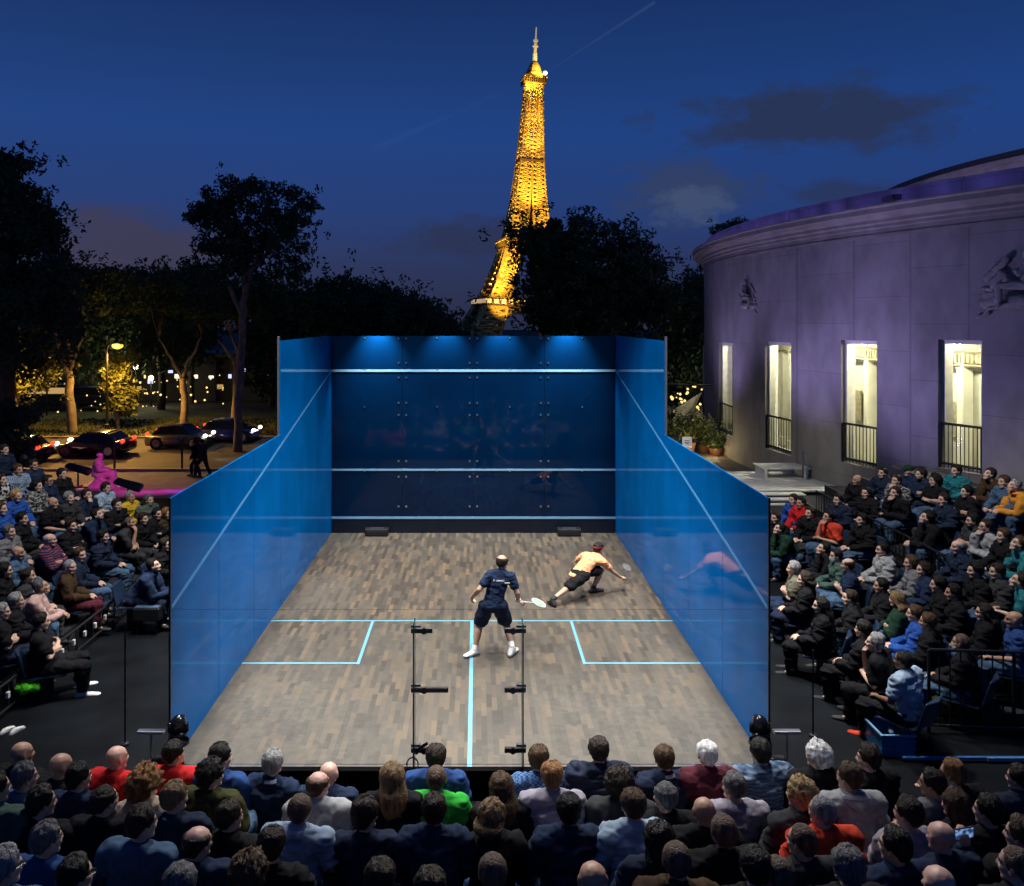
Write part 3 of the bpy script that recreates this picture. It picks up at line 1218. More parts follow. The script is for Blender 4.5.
for sx in (-1, 1):
    tspot(sx * 26, -84, 63, sx * 20, -36, 58.5, 1.5e5 * TP, 38)
    tspot(sx * 30, -50, 62, sx * 26, -26, 84, .7e5 * TP, 60)
# the beam of the beacon
bm_m = bpy.data.materials.new('beam_of_light')
bm_m.use_nodes = True
t_ = bm_m.node_tree
t_.nodes.remove(t_.nodes['Principled BSDF'])
em = t_.nodes.new('ShaderNodeEmission')
em.inputs[0].default_value = (.55, .68, 1.0, 1)
em.inputs[1].default_value = .0075
t_.links.new(em.outputs[0], t_.nodes['Material Output'].inputs['Volume'])
bm_f = bm_m.copy()
bm_f.name = 'faint_beam_of_light'
bm_f.node_tree.nodes['Emission'].inputs[1].default_value = .0010
b0 = Vector((TC.x, 650, TB)) + tw.rotation_euler.to_matrix() @ Vector((7.5, -6.5, 284 * ZS))
lb = thing('light_beam', 'faint beam of light sweeping from the top of the tower across the sky', 'light beam', b0)
for q, r1, nm in ((P(655, 2, 660), 1.6, 'beam'), (P(372, 150, 700), 3.2, 'beam')):
    mb = MB()
    mb.tube([b0, q], [.5, r1], 10)
    fixnormals(mb.build(nm, bm_m if r1 < 2 else bm_f, lb))

# ================================================================== trees
M_bark = mat('pale_plane_bark', (.20, .165, .125), .85, var=.4, vscale=3, bump=.4, bscale=14)
M_barkd = mat('dark_bark', (.07, .055, .042), .9, var=.4, vscale=3, bump=.4, bscale=14)


def leaf_mat(name, col):
    m = mat(name, col, .65, var=.45, vscale=.8, spec=.3)
    return m


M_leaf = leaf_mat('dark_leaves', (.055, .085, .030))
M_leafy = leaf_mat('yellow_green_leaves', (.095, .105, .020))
M_leafd = leaf_mat('deep_green_leaves', (.042, .068, .034))


def leaves(mb, c, rad, n, size, rnd, flat=1.0):
    for _ in range(n):
        while True:
            d = Vector((rnd.uniform(-1, 1), rnd.uniform(-1, 1), rnd.uniform(-1, 1)))
            if d.length <= 1:
                break
        p = c + Vector((d.x * rad, d.y * rad, d.z * rad * flat))
        a = Vector((rnd.gauss(0, 1), rnd.gauss(0, 1), rnd.gauss(0, 1))).normalized()
        b = a.orthogonal().normalized()
        s = size * rnd.uniform(.6, 1.3)
        mb.add([p - a * s, p + b * s * .45, p + a * s, p - b * s * .45], [(0, 1, 2, 3)])


def tree(name, label, D, base, crowns, trunk=None, nclump=60, nleaf=110, size=.16, clump=.75, lm=None, bm_=None, seed=0, group=None, r0=.28, limbs=8, cat='tree'):
    """crowns: ellipses of the picture (cx, cy, rx, ry) carried out to depth D; trunk: list of pixel polylines with radii"""
    rnd = random.Random(seed)
    b = P(base[0], base[1], D)
    b.z = min(b.z, GZ + .1) if D > 29 else b.z
    root = thing(name, label, cat, b, group=group)
    mb = MB()
    tops = []
    cl = []
    area = sum(c[2] * c[3] for c in crowns)
    for cx, cy, rx, ry in crowns:
        k = max(3, int(nclump * rx * ry / area))
        for _ in range(k):
            while True:
                d = Vector((rnd.uniform(-1, 1), rnd.uniform(-1, 1), rnd.uniform(-1, 1)))
                if .25 < d.length <= 1:
                    break
            dd = D + d.y * rx * D / F * .8
            p = P(cx + d.x * rx, cy + d.z * ry, D)
            p.y = dd
            cl.append(p)
    for p in cl:
        r = clump * rnd.uniform(.55, 1.35)
        leaves(mb, p, r, int(nleaf * rnd.uniform(.6, 1.3)), size, rnd, .75)
        for _ in range(3):      # loose sprays round each clump
            q = p + Vector((rnd.gauss(0, 1), rnd.gauss(0, 1), rnd.gauss(0, .8))) * r * .9
            leaves(mb, q, r * .4, int(nleaf * .14), size, rnd)
    mb.build('crown', lm or M_leaf, root)
    tb = MB()
    ends = []
    if trunk:
        for line, ra, rb in trunk:
            pts = [P(x, y, D) + Vector((0, rnd.uniform(-.15, .15), 0)) for x, y in line]
            n = len(pts)
            fine, rr = [], []
            for i in range(n - 1):
                for k in range(4):
                    u = k / 4
                    fine.append(pts[i].lerp(pts[i + 1], u) + Vector((rnd.gauss(0, .03), rnd.gauss(0, .03), 0)))
                    rr.append(ra + (rb - ra) * (i + u) / (n - 1))
            fine.append(pts[-1])
            rr.append(rb)
            tb.tube(fine, rr, 9)
            ends.append((fine[-1], rb))
            ends.append((fine[len(fine) // 2], rb))
    else:
        cx, cy = crowns[0][0], crowns[0][1]
        m_ = P(cx, cy, D)
        pts = [b + Vector((0, 0, -.1)), b.lerp(m_, .35) + Vector((rnd.gauss(0, .2), 0, 0)), b.lerp(m_, .7) + Vector((rnd.gauss(0, .2), 0, 0)), m_]
        tb.tube(pts, [r0, r0 * .8, r0 * .55, r0 * .2], 9)
        ends = [(pts[2], r0 * .5), (pts[3], r0 * .3), (pts[1], r0 * .6)]
    for p in rnd.sample(cl, min(limbs, len(cl))):
        e, rb = min(ends, key=lambda q: (q[0] - p).length)
        mid = e.lerp(p, .5) + Vector((rnd.gauss(0, .15), rnd.gauss(0, .15), rnd.uniform(0, .3)))
        tb.tube([e, mid, p], [rb * .6, rb * .38, .015], 6)
    tb.build('trunk', bm_ or M_barkd, root, True)
    return root


# the tall plane tree left of the court
tree('plane_tree', 'tall slender plane tree with pale forked trunk and airy dark crown, left of the court', 38, (238, 452),
     [(255, 222, 54, 38), (217, 228, 24, 34), (298, 214, 19, 29), (228, 268, 32, 28), (285, 257, 26, 32), (245, 194, 38, 15), (212, 212, 20, 22)],
     [([(238, 452), (239, 400), (240, 350), (243, 310), (246, 282)], .21, .14), ([(246, 282), (240, 250), (234, 225), (232, 200)], .13, .04),
      ([(246, 290), (256, 262), (266, 230), (270, 200)], .12, .04), ([(244, 320), (228, 285), (216, 262)], .13, .04), ([(247, 275), (280, 240), (296, 215)], .12, .03)],
     nclump=165, nleaf=74, size=.105, clump=.46, bm_=M_bark, lm=M_leafd, seed=3, limbs=26)
# big round tree right of the tower
tree('broad_tree', 'broad round dark tree hiding the right foot of the golden tower', 36, (588, 445),
     [(590, 268, 60, 50), (534, 247, 28, 18), (556, 262, 28, 30), (543, 292, 17, 34), (632, 276, 32, 44), (575, 232, 38, 17), (600, 312, 60, 32), (650, 305, 14, 28), (562, 315, 34, 24)],
     nclump=230, nleaf=130, size=.115, clump=.66, seed=5, r0=.5, limbs=22)
# huge dark crown at the left edge
tree('tall_chestnut', 'tall dark tree filling the left edge of the photo, its crown the highest there', 34, (4, 455),
     [(10, 200, 34, 42), (34, 230, 28, 28), (2, 174, 18, 22), (48, 215, 12, 10), (24, 270, 46, 46), (50, 290, 26, 34), (-30, 250, 50, 110), (30, 330, 50, 40)],
     nclump=230, nleaf=120, size=.115, clump=.70, seed=9, r0=.45, limbs=22, lm=M_leafd)
# trees lit orange by the street lamps
tree('forked_tree', 'street tree with bare forking trunk lit orange beside the road', 44, (73, 441),
     [(60, 290, 34, 16), (92, 300, 26, 14), (48, 280, 26, 16), (84, 280, 34, 14)],
     [([(73, 441), (71, 405), (68, 372)], .27, .20), ([(68, 372), (60, 350), (54, 330), (48, 314)], .15, .06), ([(68, 372), (72, 352), (64, 334), (57, 320)], .12, .04),
      ([(70, 370), (76, 350), (82, 338)], .10, .04), ([(66, 345), (69, 332), (72, 322)], .09, .03)],
     nclump=70, nleaf=100, size=.13, clump=.7, bm_=M_bark, seed=12, limbs=10)
tree('forked_tree', 'leaning street tree with crooked pale limbs, behind the dark car with red tail lights', 46, (184, 438),
     [(170, 300, 36, 18), (205, 306, 26, 16), (182, 286, 40, 14)],
     [([(184, 438), (184, 400), (183, 378)], .22, .17), ([(183, 378), (174, 362), (166, 350), (160, 338)], .12, .04), ([(183, 378), (187, 362), (196, 352), (201, 334)], .11, .04)],
     nclump=60, nleaf=100, size=.13, clump=.7, bm_=M_bark, seed=13, limbs=10)
tree('forked_tree', 'slim street tree with a warm lit trunk just left of the tall plane tree', 47, (233, 436),
     [(228, 306, 28, 18), (252, 304, 26, 18), (262, 294, 22, 18)],
     [([(234, 437), (235, 400), (236, 366)], .20, .15), ([(236, 366), (228, 352), (218, 340)], .13, .05), ([(236, 366), (238, 350), (230, 332)], .11, .04)],
     nclump=60, nleaf=100, size=.13, clump=.7, bm_=M_bark, seed=14, limbs=9)
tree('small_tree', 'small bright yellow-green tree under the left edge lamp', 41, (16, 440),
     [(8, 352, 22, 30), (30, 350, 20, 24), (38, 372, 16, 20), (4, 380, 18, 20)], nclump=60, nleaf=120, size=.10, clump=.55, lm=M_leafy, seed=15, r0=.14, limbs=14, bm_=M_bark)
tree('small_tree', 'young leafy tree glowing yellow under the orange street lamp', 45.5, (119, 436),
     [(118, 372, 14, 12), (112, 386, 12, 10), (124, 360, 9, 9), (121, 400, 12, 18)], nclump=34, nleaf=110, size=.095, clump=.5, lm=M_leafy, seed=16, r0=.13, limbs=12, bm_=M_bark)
tree('shrub', 'dark shrub beside the upper rows of the left stand', 26.5, (12, 452),
     [(10, 425, 22, 26), (-10, 420, 24, 30)], nclump=40, nleaf=90, size=.09, clump=.35, lm=M_leaf, seed=17, r0=.06, limbs=6, cat='shrub')
# the dark belt of trees behind: one by one
BELT = [(92, 305, 34, 42, 58), (128, 302, 30, 40, 62), (160, 300, 30, 36, 56), (192, 296, 26, 38, 60), (270, 320, 26, 42, 58), (300, 318, 26, 36, 64), (330, 308, 30, 38, 55),
        (366, 312, 26, 34, 62), (396, 314, 24, 32, 57), (418, 318, 22, 26, 52), (440, 330, 9, 16, 60), (682, 320, 22, 46, 48), (700, 300, 16, 34, 56), (62, 300, 30, 40, 60)]
DESC = ['second from the left edge', 'behind the orange street lamp', 'right of the orange street lamp', 'just left of the tall plane tree', 'just right of the tall plane tree',
        'above the left corner of the court', 'above the left end of the blue front wall', 'low among the belt left of the tower', 'between two taller ones left of the tower',
        'nearest on the left of the golden tower', 'small, at the left foot of the golden tower', 'between the court and the stone building', 'touching the corner of the stone building', 'first beside the tall chestnut']
for i, ((x, y, rx, ry, D), ds) in enumerate(zip(BELT, DESC)):
    y += 7
    rr = random.Random(100 + i)
    cs = [(x, y, rx, ry), (x + rr.uniform(-.5, .5) * rx, y - ry * .55, rx * .55, ry * .5), (x - rx * .5, y + ry * .4, rx * .7, ry * .6), (x + rx * .5, y + ry * .4, rx * .7, ry * .6), (x, y + ry, rx, ry * .7)]
    tree('dark_tree', 'dark evening tree in the background belt, ' + ds, D, (x, 426), cs, nclump=85, nleaf=90, size=.17, clump=1.0, seed=40 + i, group='dark trees behind the court',
         lm=(M_leaf, M_leafd)[i % 2], r0=.3, limbs=8)
tree('roof_shrub', 'small dark bush showing over the corner of the building roof', 41.5, (726, 262), [(720, 232, 9, 6), (738, 226, 11, 7)], nclump=16, nleaf=60, size=.10, clump=.35, seed=71, r0=.08, limbs=4, cat='shrub')
# low hedges far behind to close the horizon between the trunks
for i, (x0, x1, D, top) in enumerate(((-20, 95, 74, 380), (90, 190, 78, 376), (185, 290, 72, 374), (650, 720, 62, 384))):
    rr = random.Random(200 + i)
    a, b_ = P(x0, 420, D), P(x1, 420, D)
    t = thing('hedge', ('dark clipped hedge far behind the left stand', 'dark hedge behind the orange street lamp', 'dark hedge behind the tall plane tree',
                        'dark hedge between court and stone building')[i], 'hedge', ((a.x + b_.x) / 2, D, GZ))
    mb = MB()
    zt = P(0, top, D).z
    n_ = int((b_.x - a.x) * 5)
    for k in range(n_):
        c_ = Vector((rr.uniform(a.x, b_.x), D + rr.uniform(-.8, .8), rr.uniform(GZ, zt)))
        leaves(mb, c_, .9, 45, .2, rr)
    mb.build('foliage', M_leafd, t)
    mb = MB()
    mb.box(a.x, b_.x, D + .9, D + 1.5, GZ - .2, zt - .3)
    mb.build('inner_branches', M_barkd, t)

# ================================================================== street: lamp, pavilion, cars, walkers
M_lampglow = mat('sodium_street_lamp', (1, .6, .2), .4, var=0, emit=(1.0, .27, .022), estr=3.4)
M_whiteglow = mat('white_lamp_glow', (1, 1, .9), .4, var=0, emit=(1.0, .93, .62), estr=9)
ORANGE = (1.0, .50, .10)


def street_lamp(px, pyb, pyt, D, label, power, m=M_lampglow, r=.24):
    b = P(px, pyb, D)
    t_ = P(px, pyt, D)
    t = thing('street_lamp', label, 'street lamp', (b.x, D, GZ))
    mb = MB()
    mb.tube([(b.x, D, GZ), (b.x, D, GZ + .6), (b.x, D, GZ + .65), (b.x, D, t_.z - .25)], [.13, .12, .075, .05], 10)
    mb.tube([(b.x, D, t_.z - .25), (b.x + .1, D, t_.z - .02), (b.x + .45, D, t_.z + .1)], [.05, .04, .04], 8)
    mb.build('post', M_black, t)
    mb = MB()
    mb.ell((b.x + .55, D, t_.z + .08), (r * 1.5, r, .1), 12, 8)
    mb.build('hood', M_black, t)
    mb = MB()
    mb.ell((b.x + .55, D, t_.z - .03), (r * 1.2, r, r * .75), 14, 10)
    mb.build('lamp_globe', m, t)
    spot('street_lamp_light', (b.x + .55, D - .1, t_.z - .35), (b.x + .55, D - .6, GZ), power, ORANGE, 158, .35, .2)
    point('street_lamp_glow', (b.x + .55, D - .45, t_.z - .1), power * .035, ORANGE, .2)
    return t


street_lamp(107, 440, 345, 43.2, 'orange glowing street lamp on a tall post by the road', 2800, r=.24)
street_lamp(-22, 440, 330, 39.0, 'street lamp on a post at the far left edge, lighting the yellow tree', 3400, r=.24)
# lights among the trees: small garden lamps on posts
for i, (px, py, D, lab) in enumerate(((47, 358, 52, 'white park lamp shining through the trees, left of the forked tree'), (136, 367, 56, 'small white park lamp behind the orange street lamp'),
                                      (710, 372, 44, 'round park lamp between the court and the stone building'), (151, 378, 58, 'dim park lamp to the right of the orange street lamp'))):
    p = P(px, py, D)
    t = thing('park_lamp', lab, 'lamp', (p.x, D, GZ))
    mb = MB()
    mb.tube([(p.x, D, GZ), (p.x, D, p.z - .2)], [.07, .045], 8)
    mb.build('post', M_black, t)
    mb = MB()
    mb.ell(p, .17 if i != 2 else .16, 12, 10)
    mb.build('lamp_globe', M_whiteglow, t)
    point('park_lamp_light', p - Vector((0, .35, .1)), 110, (1, .85, .5), .15)
# low pavilion with lit openings beyond the lawn
pv = thing('pavilion', 'long low pavilion with lit windows beyond the lawn and trees', 'building', (P(150, 420, 62).x, 62, GZ))
x0, x1 = P(-10, 420, 62).x, P(285, 420, 62).x
mb = MB()
mb.box(x0, x1, 62, 67, GZ, GZ + 3.3)
mb.build('wall', mat('dark_render', (.05, .045, .04), .8, var=.3), pv)
mb = MB()
mb.box(x0 - .4, x1 + .4, 61.3, 67.4, GZ + 3.3, GZ + 3.6)
mb.build('roof', M_roof, pv)
rr = random.Random(31)
glows = [mat('warm_window_glow', (.8, .6, .3), .5, var=0, emit=(1, .72, .28), estr=1.5), mat('white_window_glow', (.8, .8, .7), .5, var=0, emit=(1, .93, .7), estr=1.9),
         mat('cool_window_glow', (.6, .6, .8), .5, var=0, emit=(.62, .68, 1), estr=1.3), mat('dim_window_glow', (.5, .4, .2), .5, var=0, emit=(1, .6, .2), estr=.45)]
x = x0 + .5
while x < x1 - 1:
    w = rr.uniform(.12, .6)
    if rr.random() < .93:
        z0 = GZ + rr.choice((.9, 1.3, 1.7, 2.1))
        mb = MB()
        mb.box(x, x + w, 61.97, 61.995, z0, z0 + rr.uniform(.12, .38))
        mb.build('window', rr.choice(glows), pv)
    x += w + rr.uniform(.1, .5)
# raised terrace with warm fairy lights under the first trees
M_fairy = mat('fairy_light_glow', (1, .8, .4), .5, var=0, emit=(1, .68, .22), estr=1.6)
for i, (x0, x1, y0, y1, D, n_, lab) in enumerate(((30, 70, 366, 392, 57, 36, 'fairy lights strung in the trees left of the forked tree'), (112, 160, 378, 408, 57, 34, 'fairy lights strung behind the orange lamp post'),
                                                   (668, 700, 388, 424, 40, 40, 'fairy lights strung in the bushes by the stone building'),
                                                   (158, 236, 374, 404, 52, 22, 'fairy lights strung between the trees left of the tall plane tree'), (58, 112, 394, 414, 52, 15, 'low fairy lights beyond the lawn left of the orange lamp post'))):
    c_ = P((x0 + x1) / 2, y1, D)
    t = thing('fairy_lights', lab, 'string lights', (c_.x, D, c_.z))
    mb = MB()
    mw = MB()
    rr = random.Random(55 + i)
    prev = None
    for k in range(n_):
        u = k / n_ * 4
        px = x0 + (x1 - x0) * abs((u % 2) - 1)
        q = P(px + rr.uniform(-1.5, 1.5), y0 + (y1 - y0) * k / n_ + rr.uniform(-3, 3), D)
        q.y += rr.uniform(-.6, .6)
        mb.ell(q, rr.uniform(.025, .075), 6, 4)
        if prev:
            mw.tube([prev, q], .008, 4)
        prev = q
    bulbs = mb.build('bulb_string', M_fairy, t)
    bulbs['kind'] = 'stuff'
    mw.build('wire', M_black, t)


def car(px, pyb, D, length, colm, label, face=1, group='cars passing on the road', lights=True):
    b = P(px, pyb, D)
    t = thing('car', label, 'car', (b.x, D, GZ), 0 if face > 0 else PI, group)
    s = length / 4.3
    hs = .76
    # side profile lofted across the width (local: +x forward)
    pr = [(-2.12, .35), (-2.15, .62), (-2.05, .86), (-1.75, .93), (1.0, .90), (1.75, .80), (2.08, .62), (2.14, .38), (2.05, .24), (-2.05, .24)]
    mb = MB()
    secs = []
    for y, k in ((-.86, .93), (-.78, 1.0), (0, 1.03), (.78, 1.0), (.86, .93)):
        secs.append([Vector((x * s * (.97 + .03 * k), y, (.24 + (z - .24) * k) * hs)) for x, z in pr])
    n = len(pr)
    vs = [v for r in secs for v in r]
    fs = [(i * n + k, i * n + (k + 1) % n, (i + 1) * n + (k + 1) % n, (i + 1) * n + k) for i in range(4) for k in range(n)]
    fs += [tuple(range(n - 1, -1, -1)), tuple(4 * n + k for k in range(n))]
    mb.add(vs, fs)
    fixnormals(mb.build('body', colm, t, True, True))
    gp = [(-1.72, .90), (-1.25, 1.36), (-.2, 1.46), (.45, 1.38), (1.12, .90)]
    mb = MB()
    secs = [[Vector((x * s * k2, y * (1 if z < 1 else .8), z * hs)) for x, z in gp] for y, k2 in ((-.78, 1), (.78, 1))]
    vs = secs[0] + secs[1]
    m_ = len(gp)
    fs = [(k, k + 1, m_ + k + 1, m_ + k) for k in range(m_ - 1)] + [tuple(range(m_ - 1, -1, -1)), tuple(m_ + k for k in range(m_))]
    mb.add(vs, fs)
    fixnormals(mb.build('windows', mat('car_glass', (.01, .012, .015), .08, var=.1), t, False, True))
    mb = MB()
    mb.hull([((-.95 * s, y, 1.37 * hs), .05) for y in (-.55, .55)] + [((.25 * s, y, 1.41 * hs), .05) for y in (-.55, .55)])
    mb.build('roof', colm, t, True, True)
    for x in (-1.32 * s, 1.34 * s):
        for y in (-.80, .80):
            mb = MB()
            mb.tube([(x, y - .1, .31), (x, y - .07, .31), (x, y + .07, .31), (x, y + .1, .31)], [.27, .31, .31, .27], 16)
            w = mb.build('wheel', M_blackm, t, local=True)
            mb = MB()
            mb.tube([(x, y - .105, .31), (x, y + .105, .31)], .18, 12)
            mb.build('rim', M_steel, w, local=True)
    for y in (-.62, .62):
        mb = MB()
        mb.ell((2.08 * s, y, .62), (.09, .2, .085), 10, 6)
        mb.build('headlight', M_head if lights else M_steel, t, local=True)
        mb = MB()
        mb.ell((-2.10 * s, y, .72), (.05, .2, .09), 10, 6)
        mb.build('tail_light', M_tail, t, local=True)
    return t


M_head = mat('headlight_glow', (1, 1, 1), .3, var=0, emit=(1, .93, .8), estr=5)
M_tail = mat('tail_light_glow', (.8, .05, .02), .3, var=0, emit=(1, .05, .015), estr=2.5)
M_cblack = mat('black_car_paint', (.012, .012, .014), .2, var=.1, coat=.6)
M_cblue = mat('dark_blue_car_paint', (.02, .02, .12), .2, var=.1, coat=.6)
M_cgrey = mat('grey_car_paint', (.10, .09, .085), .25, .3, var=.1, coat=.6)
c1 = car(96, 456, 37.0, 3.0, M_cblack, 'black car with bright headlights passing behind the pink statue', -1)
c2 = car(181, 459, 39.4, 2.8, M_cgrey, 'grey car with glowing red tail light beside the walkers', 1)
c3 = car(229, 452, 41.4, 2.9, M_cblue, 'dark blue car in the far lane left of the court', 1)
c4 = car(16, 456, 35.2, 2.6, M_cblack, 'black car half hidden behind the top of the left stand', -1)
for lx, ly, tx in ((P(62, 450, 36).x, 36, -4), (P(196, 450, 36).x, 36, 4)):
    spot('headlight_beam', (lx, ly, GZ + .62), (lx + tx, ly - .4, GZ), 90, (1, .9, .75), 60, .6, .08)
# parked dark vans beyond the lawn
for i, (px, lab) in enumerate(((55, 'dark van parked beyond the lawn at left'), (100, 'dark van parked beyond the lawn behind the orange lamp post'))):
    p = P(px, 420, 56)
    t = thing('parked_van', lab, 'van', (p.x, 56, GZ), group='vans beyond the lawn')
    mb = MB()
    mb.bbox(-1.9, 1.7, -.95, .95, .3, 1.75, .18)
    mb.build('body', M_cblack, t, local=True)
    mb = MB()
    mb.bbox(-1.5, 1.3, -.965, -.93, 1.15, 1.55, .01)
    mb.build('window_band', glows[3] if i == 0 else mat('car_glass', (0, 0, 0)), t, local=True)
    for x in (-1.2, 1.1):
        mb = MB()
        mb.tube([(x, -.97, .32), (x, -.75, .32)], .32, 14)
        mb.build('wheel', M_blackm, t, local=True)
for i, (px, py0, py1, D, lab) in enumerate(((114.5, 470, 440, 33.2, 'thin dark post at the kerb right of the pink statue'), (182, 466, 440, 33.2, 'thin dark post at the kerb beside the grey car'))):
    p, q = P(px, py0, D), P(px, py1, D)
    mb = MB()
    mb.tube([(p.x, D, GZ), (p.x, D, q.z)], .045, 8)
    mb.ell((p.x, D, q.z), .07, 8, 6)
    o = mb.build('kerb_post', M_black)
    tag(o, lab, 'post', 'posts along the kerb')

# ================================================================== terrace on the right: plants, lamp, sail, white steps
M_pot = mat('terracotta_pot', (.28, .13, .07), .8, var=.2)
for i, (px, py, D, h, lab) in enumerate(((668, 440, 31.5, 1.5, 'leafy potted plant at the corner post of the court'), (688, 446, 30.5, 1.2, 'lit potted plant beside the small white sign'),
                                         (704, 448, 31.5, 1.3, 'tall spiky potted plant against the stone building'), (716, 452, 30.8, .8, 'low potted plant at the foot of the first window'))):
    b = P(px, py + 8, D)
    t = thing('potted_plant', lab, 'plant', b, group='plants beside the building')
    mb = MB()
    mb.lathe([(.02, 0), (.2, 0), (.28, .42), (.30, .45), (.24, .45), (.22, .40), (.02, .40)], b, 14)
    mb.build('pot', M_pot, t, True)
    rr = random.Random(80 + i)
    mb = MB()
    for k in range(80):
        a, el = rr.uniform(0, 2 * PI), rr.uniform(.5, 1.5)
        l_ = h * rr.uniform(.5, 1.0)
        d = Vector((math.cos(a) * math.cos(el), math.sin(a) * math.cos(el), math.sin(el)))
        p0 = b + Vector((0, 0, .42))
        p1 = p0 + d * l_ * .6
        p2 = p0 + d * l_ + Vector((math.cos(a), math.sin(a), -.5)) * l_ * .22
        sd = d.cross(Vector((0, 0, 1))).normalized() * .045
        mb.add([p0 - sd * .4, p0 + sd * .4, p1 + sd, p1 - sd, p2], [(0, 1, 2, 3), (3, 2, 4)])
        leaves(mb, p2, .16, 5, .08, rr)
    mb.build('foliage', M_leafy if i in (1, 2) else M_leaf, t)
point('plant_light', P(690, 452, 29.6), 26, (1, .85, .4), .1)
point('plant_light', P(712, 446, 30.2), 11, (1, .7, .35), .1)
p = P(687, 442, 29.5)
t = thing('small_sign', 'small white square sign among the potted plants', 'sign', (p.x, 29.5, p.z - .9))
mb = MB()
mb.bbox(p.x - .17, p.x + .17, 29.49, 29.52, p.z - .18, p.z + .18, .008)
mb.build('board', mat('lit_white_sign', (.8, .8, .8), .5, var=.05, emit=(1, 1, 1), estr=.25), t)
mb = MB()
for z, w in ((.05, .09), (-.01, .10), (-.06, .06)):
    mb.box(p.x - w, p.x + w, 29.484, 29.489, p.z + z - .012, p.z + z + .012)
mb.build('lettering', M_black, t)
mb = MB()
mb.tube([(p.x, 29.53, p.z - 1.0), (p.x, 29.53, p.z - .15)], .025, 8)
mb.build('stake', M_black, t)
# pale sail canopy
a, b_, c_, d_ = P(702, 392, 32), P(673, 410, 30.5), P(676, 420, 30.5), P(690, 418, 32.5)
t = thing('shade_sail', 'pale triangular canvas sail hung by the building corner', 'sail', (b_.x, 31, GZ))
mb = MB()
n_ = 10
rows = []
for i in range(n_ + 1):
    u = i / n_
    l0, l1 = a.lerp(b_, u), a.lerp(d_, u)
    rows.append([l0.lerp(l1, v / n_) + Vector((0, 0, -.14 * math.sin(PI * v / n_) * u)) for v in range(n_ + 1)])
vs, fs = grid_mesh(rows)
vs2 = [v + Vector((0, .012, -.012)) for v in vs]
mb.add(vs, fs)
mb.add(vs2, [tuple(reversed(f)) for f in fs])
mb.build('canvas', mat('cream_canvas', (.50, .44, .36), .9, var=.15, vscale=4, bump=.2), t, True)
mb = MB()
mb.tube([(a.x + .1, 32, GZ), (a.x + .05, 32, a.z + .1)], .04, 8)
mb.tube([P(660, 384, 32), P(712, 385, 32)], .05, 8)
mb.build('pole', M_black, t)
# white stepped benches behind the right stand
M_wstep = mat('white_deck_boards', (.80, .80, .74), .6, var=.12, vscale=5)
p0 = P(770, 492, 22.5)
ws = thing('white_steps', 'white slatted steps and landing behind the right stand', 'steps', (p0.x, 22.5, FLZ))
for k in range(5):
    mb = MB()
    z = FLZ + .064 * (k + 1)
    y = 20.6 + .38 * k
    mb.box(7.2, 8.9, y, y + .36, z - .035, z)
    mb.build('tread', M_wstep, ws)
    mb = MB()
    mb.box(7.22, 8.88, y + .02, y + .05, FLZ - .02, z - .037)
    mb.build('riser', M_black, ws)
mb = MB()
for k in range(9):
    mb.box(7.2, 10.2, 22.55 + k * .32, 22.84 + k * .32, FLZ + .30, FLZ + .34)
mb.build('landing', M_wstep, ws)
for x in (7.3, 10.1):
    for y in (22.7, 25.0):
        mb = MB()
        mb.box(x - .05, x + .05, y - .05, y + .05, FLZ - .5, FLZ + .295)
        mb.build('support', M_black, ws)
pb = P(800, 470, 25.5)
t = thing('slatted_bench', 'white slatted bench below the second building window', 'bench', (pb.x - .9, 24.6, FLZ + .345))
mb = MB()
for k in range(7):
    mb.box(pb.x - 1.6, pb.x - .2, 24.2 + k * .13, 24.3 + k * .13, FLZ + .62, FLZ + .66)
mb.build('seat', M_wstep, t)
for x in (pb.x - 1.5, pb.x - .3):
    mb = MB()
    mb.box(x - .04, x + .04, 24.2, 25.05, FLZ + .345, FLZ + .615)
    mb.build('leg', M_white, t)
# pale wall lamp strip at foot of third window and thin white posts
for i, (px, y0, y1, D, lab) in enumerate(((803, 478, 452, 24.0, 'thin pale post left of the third window'), (819, 464, 447, 24.2, 'short pale post close to the third window'))):
    a, b_ = P(px, y0, D), P(px, y1, D)
    mb = MB()
    mb.tube([a, b_], .03, 8)
    mb.ell(b_, .04, 8, 6)
    tag(mb.build('handrail_post', mat('grey_steel_post', (0, 0, 0)), None), lab, 'post')
# ================================================================== statue on its plinth
M_bronze = mat('patinated_bronze', (.52, .42, .40), .5, .0, var=.2, vscale=5)
sp = P(97, 484, 27.6)
st = thing('statue', 'seated figure statue lit bright pink beyond the left stand', 'statue', (sp.x, 27.6, FLZ - .7))
s0 = Vector((sp.x, 27.6, 0))
zt = P(0, 487, 27.6).z
mb = MB()
mb.bbox(s0.x - .75, s0.x + .75, 27.1, 28.2, GZ, zt, .04)
mb.build('plinth', M_bronze, st)

